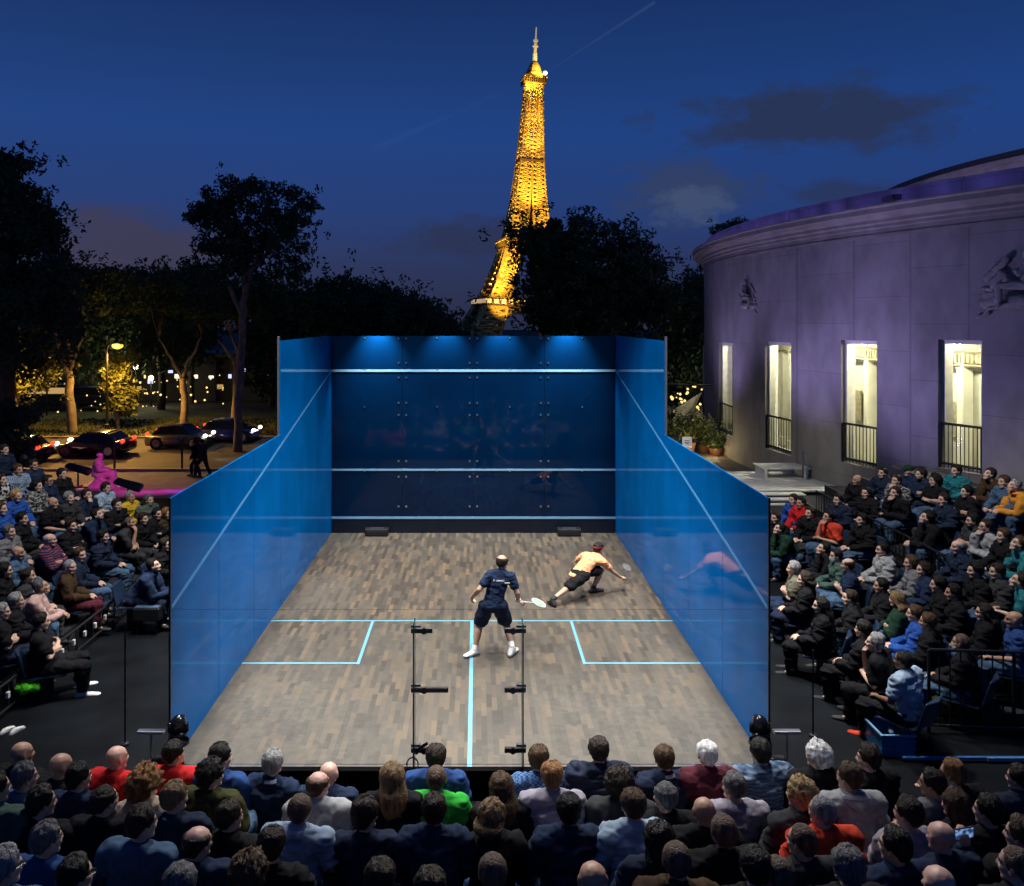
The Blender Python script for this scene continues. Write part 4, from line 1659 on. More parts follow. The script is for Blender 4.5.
# ================================================================== people
def remeshed(parts, voxel, smooth=4, noise_amp=0.0, noise_scale=9.0, seed=0):
    """union of hulls -> one continuous skin (mesh datablock)"""
    mb = MB()
    for it in parts:
        mb.hull(it)
    me = mb.mesh('tmp')
    o = bpy.data.objects.new('tmp', me)
    COL.objects.link(o)
    m = o.modifiers.new('r', 'REMESH')
    m.mode = 'VOXEL'
    m.voxel_size = voxel
    s = o.modifiers.new('s', 'SMOOTH')
    s.factor = .5
    s.iterations = smooth
    dg = bpy.context.evaluated_depsgraph_get()
    dg.update()
    res = bpy.data.meshes.new_from_object(o.evaluated_get(dg))
    bpy.data.objects.remove(o)
    bpy.data.meshes.remove(me)
    res.materials.clear()
    if noise_amp:
        off = Vector((seed * 3.1, seed * 1.7, 0))
        nrm = [v.normal.copy() for v in res.vertices]
        for v, n in zip(res.vertices, nrm):
            p = Vector((v.co.x * noise_scale, v.co.y * noise_scale, v.co.z * noise_scale * (.55 if seed % 2 else 1.5))) + off
            d = abs(noise.noise(p)) - .25 + .5 * (abs(noise.noise(p * 2.3)) - .25)
            v.co += n * (noise_amp * .34 - d * noise_amp)
    res.polygons.foreach_set('use_smooth', [True] * len(res.polygons))
    res.update()
    return res


def V(*a):
    return Vector(a)


def head_mat(pose):
    return Matrix.Translation(pose['head']) @ Matrix.Rotation(pose.get('hyaw', 0), 4, 'Z') @ Matrix.Rotation(pose.get('hpitch', 0), 4, 'X')


def head_parts(H):
    """skull, face, nose, brows, ears, chin in head space (x right, y forward, z up; origin mid-head)"""
    g = []

    hs = V(1.04, .97, 1.16)

    def e(*items):
        g.append([(H @ V(*[q * h_ for q, h_ in zip(c, hs)]), (r * 1.03 if isinstance(r, (int, float)) else tuple(q * h_ for q, h_ in zip(r, hs)))) for c, r in items])
    e(((0, -.018, .036), (.074, .088, .078)), ((0, .012, .03), (.068, .075, .07)))
    e(((0, .012, .0), (.066, .072, .07)), ((0, .030, -.055), (.052, .052, .045)))
    e(((-.03, .055, -.078), .022), ((.03, .055, -.078), .022), ((0, .068, -.096), .018), ((0, .02, -.06), .045))
    e(((0, .084, .018), .009), ((0, .103, -.022), .013))
    e(((-.014, .09, -.026), .011), ((.014, .09, -.026), .011))
    e(((-.040, .070, .026), .014), ((0, .080, .024), .013))
    e(((.040, .070, .026), .014), ((0, .080, .024), .013))
    e(((-.036, .058, -.020), .026), ((-.03, .058, -.03), .024))
    e(((.036, .058, -.020), .026), ((.03, .058, -.03), .024))
    e(((-.018, .080, -.056), .010), ((.018, .080, -.056), .010), ((0, .086, -.055), .010))
    for s in (-1, 1):
        e(((s * .075, -.005, .012), (.010, .020, .022)), ((s * .074, .0, -.025), (.009, .012, .014)))
    return g


def hand_parts(w, d, nrm, curl, side):
    """palm and five fingers; w wrist, d pointing direction, nrm palm normal"""
    d = d.normalized()
    nrm = (nrm - d * nrm.dot(d)).normalized()
    s = d.cross(nrm).normalized() * side
    g = [[(w, .026), (w + d * .045 + s * .022, .018), (w + d * .045 - s * .022, .018), (w + d * .085 + s * .030, .013), (w + d * .085 - s * .030, .013)]]
    for k, (off, ln) in enumerate(((.030, .075), (.011, .085), (-.009, .080), (-.028, .062))):
        p = w + d * .088 + s * off
        a = curl * .5
        d1 = (d * math.cos(a) + nrm * math.sin(a)).normalized()
        q = p + d1 * ln * .5
        a2 = curl * 1.3
        d2 = (d * math.cos(a2) + nrm * math.sin(a2)).normalized()
        r = q + d2 * ln * .5
        g.append([(p, .0105), (q, .010)])
        g.append([(q, .010), (r, .0085)])
    t0 = w + d * .03 + s * .028
    t1 = t0 + (s * .6 + d * .55 + nrm * .45).normalized() * .042
    t2 = t1 + (d * .85 + nrm * .5 * (1 + curl * .3)).normalized() * .034
    g.append([(t0, .015), (t1, .012)])
    g.append([(t1, .012), (t2, .0095)])
    return g


def body_parts(p):
    """continuous figure from the joints of pose p"""
    g = []
    J = p
    sl, sr, hl, hr = J['shL'], J['shR'], J['hipL'], J['hipR']
    pel, wa, ch, nk = J['pel'], J['waist'], J['chest'], J['neck']
    f = p.get('fem', 0)
    w_ = p.get('slim', 1.0)
    g.append([(pel, (.150 * w_, .105, .10)), (hl, .095 * w_), (hr, .095 * w_)])
    g.append([(pel, (.150 * w_, .105, .09)), (wa, (.130 * w_ - .012 * f, .098, .09))])
    g.append([(wa, (.130 * w_ - .012 * f, .098, .09)), (ch, (.150 * w_, .108, .12))])
    g.append([(ch, (.150 * w_, .108, .12)), (sl, .060 * w_), (sr, .060 * w_)])
    g.append([(sl, .05), (sr, .05), (nk + V(0, -.005, .0), .052)])
    g.append([(nk, .054), (p['head'] + V(0, -.018, -.06), .050)])
    for S, E, Wr in (('shL', 'elL', 'wrL'), ('shR', 'elR', 'wrR')):
        g.append([(J[S], .056 * w_), (J[E], .041)])
        g.append([(J[E], .041), (J[E].lerp(J[Wr], .3), .042), (J[Wr], .026)])
    for S, K, A in (('hipL', 'knL', 'anL'), ('hipR', 'knR', 'anR')):
        g.append([(J[S], .088), (J[K], .056)])
        g.append([(J[K], .056), (J[K].lerp(J[A], .3) + V(0, -.012, 0), .056), (J[A], .036)])
    for A, T in (('anL', 'toL'), ('anR', 'toR')):
        g.append([(J[A] + V(0, 0, -.02), .036), (J[T].lerp(J[A], .75) + V(0, 0, -.035), .03), (J[T], .026)])
    for side, Wr, E, key in ((-1, 'wrL', 'elL', 'handL'), (1, 'wrR', 'elR', 'handR')):
        hd = J.get(key)
        if hd is None:
            d = (J[Wr] - J[E])
            hd = (d, V(0, 0, -1) if abs(d.normalized().z) < .8 else V(-side, 0, 0), .9)
        g += hand_parts(J[Wr], hd[0], hd[1], hd[2], -side)
    return g


def top_parts(p, long_, loose=.016):
    J = p
    f = p.get('fem', 0)
    pel, wa, ch, nk, sl, sr = J['pel'], J['waist'], J['chest'], J['neck'], J['shL'], J['shR']
    up = (nk - pel).normalized()
    lo = pel + up * -.03
    k = loose
    w_ = p.get('slim', 1.0)
    g = [[(lo, (.168 * w_ + k, .118 + k, .06)), (wa, (.142 * w_ - .012 * f + k, .108 + k, .08))],
         [(wa, (.142 * w_ - .012 * f + k, .108 + k, .08)), (ch, (.152 * w_ + k, .110 + k, .11))],
         [(ch, (.152 * w_ + k, .110 + k, .11)), (sl, .062 * w_ + k * .6), (sr, .062 * w_ + k * .6)],
         [(sl, .052 + k), (sr, .052 + k), (nk + V(0, -.010, -.012), .064)]]
    if f:
        g.append([(ch + V(-.07, .075, -.03), .062), (ch + V(.07, .075, -.03), .062), (wa, (.11, .09, .05))])
    for S, E, Wr in (('shL', 'elL', 'wrL'), ('shR', 'elR', 'wrR')):
        if long_:
            g.append([(J[S], .062 + k), (J[E], .047 + k)])
            g.append([(J[E], .047 + k), (J[E].lerp(J[Wr], .92), .032 + k)])
        else:
            g.append([(J[S], .064 * w_ + k), (J[S].lerp(J[E], .62 if w_ < 1 else .68), .054 * w_ + k)])
    return g


def bottom_parts(p, shorts=False, loose=.012):
    J = p
    k = loose
    g = [[(J['pel'], (.152 + k, .108 + k, .10)), (J['hipL'], .096 + k), (J['hipR'], .096 + k)]]
    for S, K, A in (('hipL', 'knL', 'anL'), ('hipR', 'knR', 'anR')):
        if shorts:
            g.append([(J[S], .096 + k), (J[S].lerp(J[K], .80), .080 + k * 1.6)])
        else:
            g.append([(J[S], .092 + k), (J[K], .062 + k)])
            g.append([(J[K], .062 + k), (J[K].lerp(J[A], .88), .048 + k)])
    return g


def shoe_parts(p, s):
    A, T = p['an' + s], p['to' + s]
    d = (T - A)
    d.z = 0
    fwd = d.normalized() if d.length > .01 else V(0, 1, 0)
    base = V(A.x, A.y, T.z)
    return [[(A + V(0, 0, -.025), .048), (base - fwd * .05 + V(0, 0, .012), .04), (base + fwd * .05 + V(0, 0, .02), .046)],
            [(base - fwd * .06 + V(0, 0, .0), .036), (T + fwd * .02, (.042, .042, .03)), (T.lerp(base, .5) + V(0, 0, .012), .046)]]


def seated(lean=.05, arms='lap', hyaw=0.0, hpitch=-.06, fem=0, knees=.13, twist=0.0):
    S, C = math.sin(lean), math.cos(lean)

    def t(x, h, f=0.0):   # point h above the pelvis along the leaning torso, f in front of it
        v = V(x, h * S + f * C, .56 + h * C - f * S)
        return v
    p = dict(pel=V(0, 0, .56), waist=t(0, .16, .0), chest=t(0, .36, .012), neck=t(0, .535, .0), fem=fem)
    w = .182 - .02 * fem
    p['shL'], p['shR'] = t(-w, .475), t(w, .475)
    p['head'] = p['neck'] + V(0, .035 + .02 * S, .150)
    p['hyaw'], p['hpitch'] = hyaw, hpitch
    p['hipL'], p['hipR'] = V(-.09, .02, .545), V(.09, .02, .545)
    p['knL'], p['knR'] = V(-knees, .45, .52), V(knees, .46, .52)
    p['anL'], p['anR'] = V(-knees, .42, .11), V(knees, .45, .11)
    p['toL'], p['toR'] = V(-knees - .02, .58, .035), V(knees + .02, .61, .035)
    if arms == 'lap':
        p['elL'], p['elR'] = t(-.25, .20, .06), t(.25, .20, .06)
        p['wrL'], p['wrR'] = V(-.09, .30 + .3 * S, .665), V(.09, .31 + .3 * S, .665)
        p['handL'], p['handR'] = (V(.6, .75, -.1), V(0, 0, -1), .8), (V(-.6, .75, -.1), V(0, 0, -1), .8)
    elif arms == 'crossed':
        p['elL'], p['elR'] = t(-.25, .20, .10), t(.25, .20, .10)
        p['wrL'], p['wrR'] = t(.07, .25, .215), t(-.07, .28, .20)
        p['handL'], p['handR'] = (V(1, -.25, .1), V(0, -1, 0), .9), (V(-1, -.25, .1), V(0, -1, 0), .9)
    elif arms == 'knees':
        p['elL'], p['elR'] = V(-.17, .36, .64), V(.17, .36, .64)
        p['wrL'], p['wrR'] = V(-.045, .56, .66), V(.045, .56, .68)
        p['handL'], p['handR'] = (V(.5, .7, -.2), V(.3, 0, -1), 1.1), (V(-.5, .7, -.2), V(-.3, 0, -1), 1.1)
    elif arms == 'chin':
        p['elL'], p['elR'] = t(-.24, .17, .10), t(.13, .16, .26)
        p['wrL'], p['wrR'] = V(.06, .30 + .2 * S, .74), p['head'] + V(.035, .13, -.17)
        p['handL'], p['handR'] = (V(1, .1, 0), V(0, -.2, -1), .9), (V(-.2, -.35, .9), V(-.3, -1, 0), 1.6)
    elif arms == 'phone':
        p['elL'], p['elR'] = t(-.25, .20, .06), t(.34, .18, .10)
        p['wrL'], p['wrR'] = V(-.09, .30, .665), p['head'] + V(.245, .06, -.17)
        p['handL'], p['handR'] = (V(.6, .75, -.1), V(0, 0, -1), .8), (V(0, .1, 1), V(0, 1, 0), .7)
    elif arms == 'out':
        p['elL'], p['elR'] = t(-.33, .32, .20), t(.25, .20, .06)
        p['wrL'], p['wrR'] = t(-.52, .40, .36), V(.09, .31, .665)
        p['handL'], p['handR'] = (V(-.8, .6, .25), V(0, 0, -1), .25), (V(-.6, .75, -.1), V(0, 0, -1), .8)
    return p


def paint_face(me, pose):
    """face colours by place: 0 skin, 1 eye, 2 lip, 3 brow"""
    Hi = head_mat(pose).inverted()
    mi = []
    for f in me.polygons:
        c = Hi @ f.center
        c = V(c.x / 1.04, c.y / .97, c.z / 1.16)
        k = 0
        if c.y > .045 and abs(c.z) < .12 and abs(c.x) < .08:
            if abs(abs(c.x) - .031) < .0125 and abs(c.z - .006) < .0075 and c.y > .055:
                k = 1
            elif abs(c.x) < .019 and abs(c.z + .056) < .0055 and c.y > .074:
                k = 2
            elif .012 < abs(c.x) < .050 and abs(c.z - .033) < .007:
                k = 3
        mi.append(k)
    me.polygons.foreach_set('material_index', mi)


M_eye = mat('eye', (.03, .025, .022), .2, var=.1)
SKINS = {'fair': mat('fair_skin', (.56, .36, .27), .5, var=.08, vscale=8, bump=.08, bscale=90),
         'tan': mat('tanned_skin', (.43, .25, .165), .5, var=.08, vscale=8, bump=.08, bscale=90),
         'brown': mat('brown_skin', (.19, .10, .062), .5, var=.08, vscale=8, bump=.08, bscale=90),
         'pink': mat('rosy_skin', (.58, .34, .27), .48, var=.10, vscale=7, bump=.08, bscale=90)}
M_lip = mat('lips', (.44, .21, .16), .45, var=.1)
HC = {}
for k, c_ in dict(black=(.008, .007, .006), dark=(.022, .014, .009), brown=(.062, .034, .017), light=(.17, .105, .05), blond=(.34, .23, .10), ginger=(.22, .105, .038),
                  grey=(.22, .22, .225), dgrey=(.10, .10, .105), white=(.72, .72, .71), stub=(.10, .065, .048)).items():
    HC[k] = mat(k + '_hair', c_, .5, var=.6, vscale=40, bump=.8, bscale=110, spec=.22, stretch=(1, 1, .16), detail=6)


def hair_mesh(style, seed=0):
    """closed shell over the skull; where there is no hair the shell dips under the skin"""
    rnd = random.Random(seed)
    nu, nv = (40, 28)
    T = dict(short=.016, messy=.024, curly=.036, bigcurl=.060, long=.022, bob=.026, ring=.010, buzz=.0035, recede=.013, pony=.016, bun=.016, wavy=.020, cap=.016)[style]
    off = V(seed * 5.3, seed * 2.1, seed)
    vs = []
    for j in range(nv + 1):
        th = PI * j / nv
        for i in range(nu):
            ph = 2 * PI * i / nu
            d = V(math.sin(th) * math.cos(ph), math.sin(th) * math.sin(ph), math.cos(th))
            base = V(d.x * .0765, d.y * .0915 - .012, d.z * .098 + .017)
            # hairline: high in front, over the ears at the sides, low at the nape
            az = math.atan2(abs(d.x), -d.y)          # 0 at the back, pi at the front
            if az < .9:
                line = -.86
            elif az < 1.35:
                line = -.86 + .66 * (az - .9) / .45
            elif az < 1.95:
                line = -.20
            else:
                line = -.20 + .82 * min(1, (az - 1.95) / .5)
            if style == 'recede':
                line += .22 * max(0, az - 1.9)
            m_ = (d.z - line) / .30
            m_ = max(-1.0, min(1.0, m_))
            if style == 'ring':
                m_ = min(m_, 1 - 2.4 * max(0.0, (d.z - .38 + .10 * d.y) / .30))
                m_ = max(-1, m_)
            if style == 'recede' and d.z > .62:
                m_ = min(m_, .45)
            if style in ('long', 'wavy', 'bob') and d.y < .15:
                m_ = max(m_, .9)
            if style == 'cap':
                m_ = max(-1, min(1, (d.z - .10) / .08))
            n1 = noise.noise(V(ph * (1.5 if style in ('curly', 'bigcurl') else 5.5), th * (1.5 if style in ('curly', 'bigcurl') else 1.1), 0) * 1.6 + off)
            n2 = noise.noise(d * (5.5 if style in ('curly', 'bigcurl') else 3.0) + off)
            n3 = noise.noise(d * 11 + off)
            amp = dict(curly=(.1, .5, .45), bigcurl=(.1, .45, .5), messy=(.35, .35, .25), cap=(0, .05, 0), buzz=(0, .1, 0)).get(style, (.42, .34, .22))
            t = T * (1 + amp[0] * n1 + amp[1] * n2 + amp[2] * n3)
            if style in ('short', 'messy', 'recede'):
                t *= .50 + .75 * max(0, min(1, (d.z + .1) / .8)) + .20 * max(0, d.y)
            if m_ >= 0:
                k = .002 + t * (m_ * m_ * (3 - 2 * m_))
            else:
                k = .002 + .026 * m_
            k += (.0035 if m_ > .3 else 0) * n3
            q_ = base + d * k
            vs.append(V(q_.x * 1.03, q_.y * .965, q_.z * 1.14))
    fs = [(j * nu + i, j * nu + (i + 1) % nu, (j + 1) * nu + (i + 1) % nu, (j + 1) * nu + i) for j in range(nv) for i in range(nu)]
    mb = MB()
    mb.add([V(*v) for v in vs], [tuple(reversed(f)) for f in fs])
    if style in ('long', 'wavy', 'bob'):
        L_ = dict(long=.36, wavy=.32, bob=.15)[style]
        rows, nr, nc = [], 14, 26
        for j in range(nr + 1):
            u = j / nr
            z = .04 - L_ * u
            row = []
            sp = .088 + .024 * math.sin(PI * min(1, u * 1.2)) * (1.15 if style != 'long' else .9)
            th_ = .082 * (1 - .40 * u)
            cy = -.026 - .060 * min(1, u * 1.7) - (.02 if u > .3 else 0)
            for i in range(nc):
                a = 2 * PI * i / nc
                w_ = 1 + .10 * noise.noise(V(a * 3.2, u * (1.2 if style != 'wavy' else 5), seed)) + (.08 * math.sin(u * 16 + a * 2) if style == 'wavy' else 0)
                w_ *= 1 - .35 * max(0, u - .75) / .25
                row.append(V(math.cos(a) * sp * w_, cy + math.sin(a) * th_ * w_ * (1.0 if math.sin(a) < 0 else .45), z))
            rows.append(row)
        n_ = nc
        vv = [v for r in rows for v in r]
        ff = [(j * n_ + i, j * n_ + (i + 1) % n_, (j + 1) * n_ + (i + 1) % n_, (j + 1) * n_ + i) for j in range(nr) for i in range(n_)]
        ff.append(tuple(nr * n_ + i for i in range(n_)))
        mb.add(vv, [tuple(reversed(f)) for f in ff])
        if style != 'bob':
            pass
    if style == 'pony':
        mb.tube([V(0, -.105, .045), V(0, -.150, .035), V(0, -.165, -.04), V(0, -.150, -.13), V(0, -.145, -.2)], [.018, .032, .034, .026, .006], 10)
    if style == 'bun':
        mb.ell((0, -.125, .06), (.042, .04, .04), 14, 10)
    if style == 'cap':
        mb.hull([((x, y, .055), (.004, .004, .004)) for x, y in ((-.06, .07), (.06, .07), (-.045, .145), (.045, .145))] + [((0, .155, .05), .004)])
    me = mb.mesh('hair')
    me.polygons.foreach_set('use_smooth', [True] * len(me.polygons))
    me.update()
    return me


def beard_mesh():
    g = [[((-.062, .02, -.055), .012), ((-.04, .062, -.085), .022), ((0, .074, -.100), .021)], [((.062, .02, -.055), .012), ((.04, .062, -.085), .022), ((0, .074, -.100), .021)],
         [((-.024, .092, -.043), .0065), ((0, .098, -.042), .0065)], [((.024, .092, -.043), .0065), ((0, .098, -.042), .0065)]]
    return remeshed([[(V(*c), r) for c, r in it] for it in g], .008, 2)


POSES = {}
_spec = dict(lap=seated(.06), lapR=seated(.08, 'lap', -.55), lapL=seated(.08, 'lap', .55), back=seated(-.10, 'crossed', .1, knees=.16), crossed=seated(.03, 'crossed', -.15),
             knees=seated(.52, 'knees', 0, .30), kneesR=seated(.40, 'knees', -.4, .15), chin=seated(.28, 'chin', .1, .08), femlap=seated(.06, 'lap', .15, fem=1, knees=.09), femR=seated(.1, 'crossed', -.45, fem=1, knees=.09),
             phone=seated(.0, 'phone', .0, -.1), out=seated(.02, 'out', .45))
VOX = .0115
for i, (k, p) in enumerate(_spec.items()):
    e = dict(pose=p)
    H = head_mat(p)
    e['H'] = H
    bmh = remeshed(body_parts(p) + head_parts(H), VOX, 2)
    paint_face(bmh, p)
    e['body'] = bmh
    e['long'] = remeshed(top_parts(p, True), .014, 2, .050, 7, i)
    e['short'] = remeshed(top_parts(p, False), .014, 2, .044, 7, i + 20)
    e['puffy'] = remeshed(top_parts(p, True, .036), .015, 2, .05, 10, i + 40)
    e['legs'] = remeshed(bottom_parts(p), .014, 2, .044, 8, i + 60)
    e['shoeL'] = remeshed(shoe_parts(p, 'L'), .013, 2)
    e['shoeR'] = remeshed(shoe_parts(p, 'R'), .013, 2)
    POSES[k] = e
HAIR = {}
for s_ in ('short', 'messy', 'curly', 'bigcurl', 'long', 'bob', 'ring', 'buzz', 'recede', 'pony', 'bun', 'wavy', 'cap'):
    HAIR[s_] = [hair_mesh(s_, 1 + 3 * k) for k in range(7 if s_ == 'short' else 3)]
BEARD = beard_mesh()
mb = MB()
for a in range(2):
    mb.tube([V(math.cos(t) * (.070 - .004 * a), math.sin(t) * (.068 - .004 * a) - .008, (-.004 + .014 * a) - .012 * math.sin(t)) for t in [i * 2 * PI / 20 for i in range(21)]], .011, 8)
COLLAR = mb.mesh('collar')
mb = MB()
mb.hull([((-.09, -.055, -.0), .035), ((.09, -.055, 0), .035), ((0, -.11, -.045), .05), ((0, -.085, .02), .03)])
mb.tube([V(math.cos(t) * .10, math.sin(t) * .085 - .01, .005 + .02 * math.sin(-t)) for t in [i * 2 * PI / 20 for i in range(21)]], .028, 8)
HOOD = mb.mesh('hood')
# seats: two shared meshes
mb = MB()
mb.bbox(-.22, .22, -.16, .26, .425, .46, .012)
mb.hull([((-.2, .25, .44), .02), ((.2, .25, .44), .02), ((-.19, .22, .43), .02), ((.19, .22, .43), .02)])
SEAT = mb.mesh('seat_pan')
mb = MB()
mb.hull([((-.19, -.19, .50), .015), ((.19, -.19, .50), .015), ((-.17, -.27, .84), .015), ((.17, -.27, .84), .015), ((0, -.23, .50), .015), ((0, -.31, .84), .015)])
BACKR = mb.mesh('backrest')
mb = MB()
mb.box(-.03, .03, -.10, .12, 0, .42)
mb.box(-.19, .19, -.03, .05, .38, .42)
mb.box(-.12, .12, -.12, .14, 0, .02)
SLEG = mb.mesh('pedestal')
M_seat = mat('navy_plastic_seat', (.012, .026, .060), .38, var=.15, vscale=5)


def cloth(name, col, rough=.85, var=.22, stripes=None, vs=7.0):
    m = mat('cloth_' + name, col, rough, var=var, vscale=vs, bump=.35, bscale=160, spec=.12)
    if stripes and not m.get('_s'):
        m['_s'] = 1
        t = m.node_tree
        b = t.nodes['Principled BSDF']
        src = b.inputs['Base Color'].links[0].from_socket
        mode, c2, sc_ = stripes
        tcn = t.nodes.new('ShaderNodeTexCoord')
        if mode == 'check':
            tx = t.nodes.new('ShaderNodeTexChecker')
            tx.inputs['Scale'].default_value = sc_
            fac = tx.outputs['Fac']
            t.links.new(tcn.outputs['Object'], tx.inputs['Vector'])
        elif mode == 'blot':
            tx = t.nodes.new('ShaderNodeTexNoise')
            tx.inputs['Scale'].default_value = sc_
            t.links.new(tcn.outputs['Object'], tx.inputs['Vector'])
            rp = t.nodes.new('ShaderNodeValToRGB')
            rp.color_ramp.elements[0].position = .48
            rp.color_ramp.elements[1].position = .54
            t.links.new(tx.outputs[0], rp.inputs[0])
            fac = rp.outputs[0]
        else:
            tx = t.nodes.new('ShaderNodeTexWave')
            tx.bands_direction = 'Z' if mode == 'hstripe' else 'X'
            tx.inputs['Scale'].default_value = sc_
            tx.inputs['Distortion'].default_value = .4
            t.links.new(tcn.outputs['Object'], tx.inputs['Vector'])
            rp = t.nodes.new('ShaderNodeValToRGB')
            rp.color_ramp.elements[0].position = .55
            rp.color_ramp.elements[1].position = .65
            t.links.new(tx.outputs[0], rp.inputs[0])
            fac = rp.outputs[0]
        mx = t.nodes.new('ShaderNodeMix')
        mx.data_type = 'RGBA'
        t.links.new(fac, mx.inputs[0])
        t.links.new(src, mx.inputs[6])
        mx.inputs[7].default_value = (*c2, 1)
        t.links.new(mx.outputs[2], b.inputs['Base Color'])
    return m


CL = dict(black=(.0095, .0098, .012), charcoal=(.036, .037, .041), navy=(.014, .022, .048), navy2=(.014, .026, .062), blue=(.022, .060, .20), royal=(.020, .075, .32), denim=(.060, .110, .190),
          lblue=(.26, .34, .46), white=(.62, .63, .64), lgrey=(.32, .33, .345), grey=(.15, .155, .165), red=(.52, .020, .022), orange=(.80, .33, .16), green=(.030, .40, .045), olive=(.045, .048, .016),
          yellow=(.58, .37, .03), pink=(.50, .33, .30), brown=(.055, .032, .018), burg=(.085, .018, .030), beige=(.40, .33, .25), lilac=(.30, .28, .34), teal=(.02, .16, .19), amber=(.62, .26, .035),
          gteal=(.055, .10, .085), dgreen=(.012, .040, .025), khaki=(.13, .125, .09), orangered=(.62, .060, .030), sky=(.30, .40, .52))
PAT = {'plaid': ('blue', ('check', (.10, .20, .36), 44)), 'puffer': ('navy', ('hstripe', (.022, .030, .055), 9)), 'gpuffer': ('denim', ('hstripe', (.16, .21, .28), 8)), 'floral': ('charcoal', ('blot', (.28, .29, .28), 24)),
       'stripe': ('navy2', ('hstripe', (.20, .05, .09), 7)), 'bw': ('black', ('blot', (.5, .5, .5), 9)), 'vstripe': ('lblue', ('vstripe', (.12, .17, .25), 9)), 'coat': ('gteal', ('blot', (.10, .11, .09), 12))}


def cmat(k):
    if k in PAT:
        return cloth(k, CL[PAT[k][0]], stripes=PAT[k][1])
    return cloth(k, CL[k])


def put(name, me, m, parent, M=None):
    """an object over shared mesh data with its own material"""
    if isinstance(m, (list, tuple)):
        ms = list(m)
    else:
        ms = [m]
    while len(me.materials) < len(ms):
        me.materials.append(None)
    o = bpy.data.objects.new(name, me)
    COL.objects.link(o)
    for s_, mm in zip(o.material_slots, ms):
        s_.link = 'OBJECT'
        s_.material = mm
    o.parent = parent
    if M is not None:
        o.matrix_basis = M
    return o


_rnd = random.Random(77)
HD = Matrix.Diagonal((1.04, .97, 1.16, 1))


def person(headw, yaw, pose, label, group, hair, hc, top, sleeve='long', legs='navy', skin='fair', shoes='black', s=1.0, beard=None, extras='', seat=True):
    """headw: world position of the head's centre; feet and seat follow from the pose"""
    e = POSES[pose]
    Z = ZS * s
    hd = e['pose']['head']
    off = Matrix.Rotation(yaw, 3, 'Z') @ V(hd.x * s, hd.y * s, 0)
    loc = V(headw.x - off.x, headw.y - off.y, headw.z - hd.z * Z)
    t = thing('person', label, 'person', loc, yaw, group, (s, s, Z))
    sk = SKINS[skin]
    if legs == 'navy':
        legs = _rnd.choice(('navy', 'denim', 'navy2', 'charcoal', 'blue', 'denim'))
    put('body', e['body'], [sk, M_eye, M_lip, HC[hc] if hair != 'bald' else HC['brown']], t)
    put('top', e[sleeve], cmat(top), t)
    put('trousers', e['legs'], cmat(legs), t)
    sm = M_white if shoes == 'white' else (cmat('orangered') if shoes == 'orange' else M_blackm)
    put('shoe', e['shoeL'], sm, t)
    put('shoe', e['shoeR'], sm, t)
    if hair != 'bald':
        hm = HAIR[hair][_rnd.randrange(len(HAIR[hair]))]
        k = 1 + _rnd.uniform(-.005, .03)
        put('cap' if hair == 'cap' else 'hair', hm, cmat('dgreen') if hair == 'cap' else HC[hc], t, e['H'] @ Matrix.Diagonal((k, k, k * _rnd.uniform(.98, 1.05), 1)))
    if beard:
        put('beard', BEARD, HC[beard], t, e['H'] @ HD)
    for x in extras.split():
        kind, col = x.split(':')
        nk = Matrix.Translation(e['pose']['neck'] + V(0, .0, .01))
        if kind == 'collar':
            put('collar', COLLAR, cmat(col), t, nk)
        elif kind == 'hood':
            put('hood', HOOD, cmat(col), t, nk)
        elif kind == 'mask':
            mm = remeshed([[(V(-.055, .05, -.045), .012), (V(.055, .05, -.045), .012), (V(0, .105, -.03), .014), (V(0, .085, -.095), .016), (V(-.04, .07, -.085), .014), (V(.04, .07, -.085), .014)]], .01, 1)
            put('mask', mm, cmat(col), t, e['H'] @ HD)
        elif kind == 'glasses':
            g = MB()
            for sx in (-1, 1):
                g.tube([V(sx * .032 + .020 * math.cos(a), .097, .004 + .016 * math.sin(a)) for a in [i * PI / 6 for i in range(13)]], .0035, 5)
                g.tube([V(sx * .052, .095, .008), V(sx * .078, .0, .012)], .003, 5)
            g.tube([V(-.012, .099, .006), V(.012, .099, .006)], .003, 5)
            put('glasses', g.mesh('glasses'), M_black, t, e['H'] @ HD)
    if seat:
        q = thing('stand_seat', 'navy plastic stand seat under the ' + short(label), 'seat', loc, yaw, 'stand seats', (s, s, Z))
        put('seat_pan', SEAT, M_seat, q)
        put('backrest', BACKR, M_seat, q)
        put('pedestal', SLEG, M_black, q)
    return t


def short(label):
    """the first words of a person's label"""
    ws = label.replace(',', '').split()
    return ' '.join(ws[:10])

# ================================================================== stands
M_deck = mat('black_stage_deck', (.016, .018, .022), .7, var=.3, vscale=2, bump=.15, bscale=60)
for s_, y0, y1, n_, lab in ((-1, 9.4, 19.6, 5, 'stepped black grandstand along the left side of the court'), (1, 10.0, 20.2, 7, 'stepped black grandstand between the court and the stone building')):
    g = thing('grandstand', lab, 'grandstand', (s_ * 8, (y0 + y1) / 2, FLZ))
    for k in range(1, n_):
        xa, xb = sorted((s_ * (5.38 + .8 * k), s_ * (6.18 + .8 * k)))
        mb = MB()
        mb.box(xa, xb, y0, y1, FLZ, -.216 + .24 * k)
        mb.build('step', M_deck, g)
        mb = MB()
        xe = s_ * (5.38 + .8 * k)
        mb.box(*sorted((xe - s_ * .015, xe + s_ * .03)), y0, y1, -.214 + .24 * k, -.200 + .24 * k)
        mb.build('nosing', M_steel if k == 1 and s_ < 0 else M_black, g)
g = thing('grandstand', 'black stepped grandstand facing the glass back wall, nearest of the three', 'grandstand', (0, 6, FLZ))
for k in range(1, 6):
    mb = MB()
    yb = 7.5 - .63 * k
    mb.box(-5.6, 6.6, yb - .30, yb + .33, FLZ, -.2 + .16 * k)
    mb.build('step', M_deck, g)


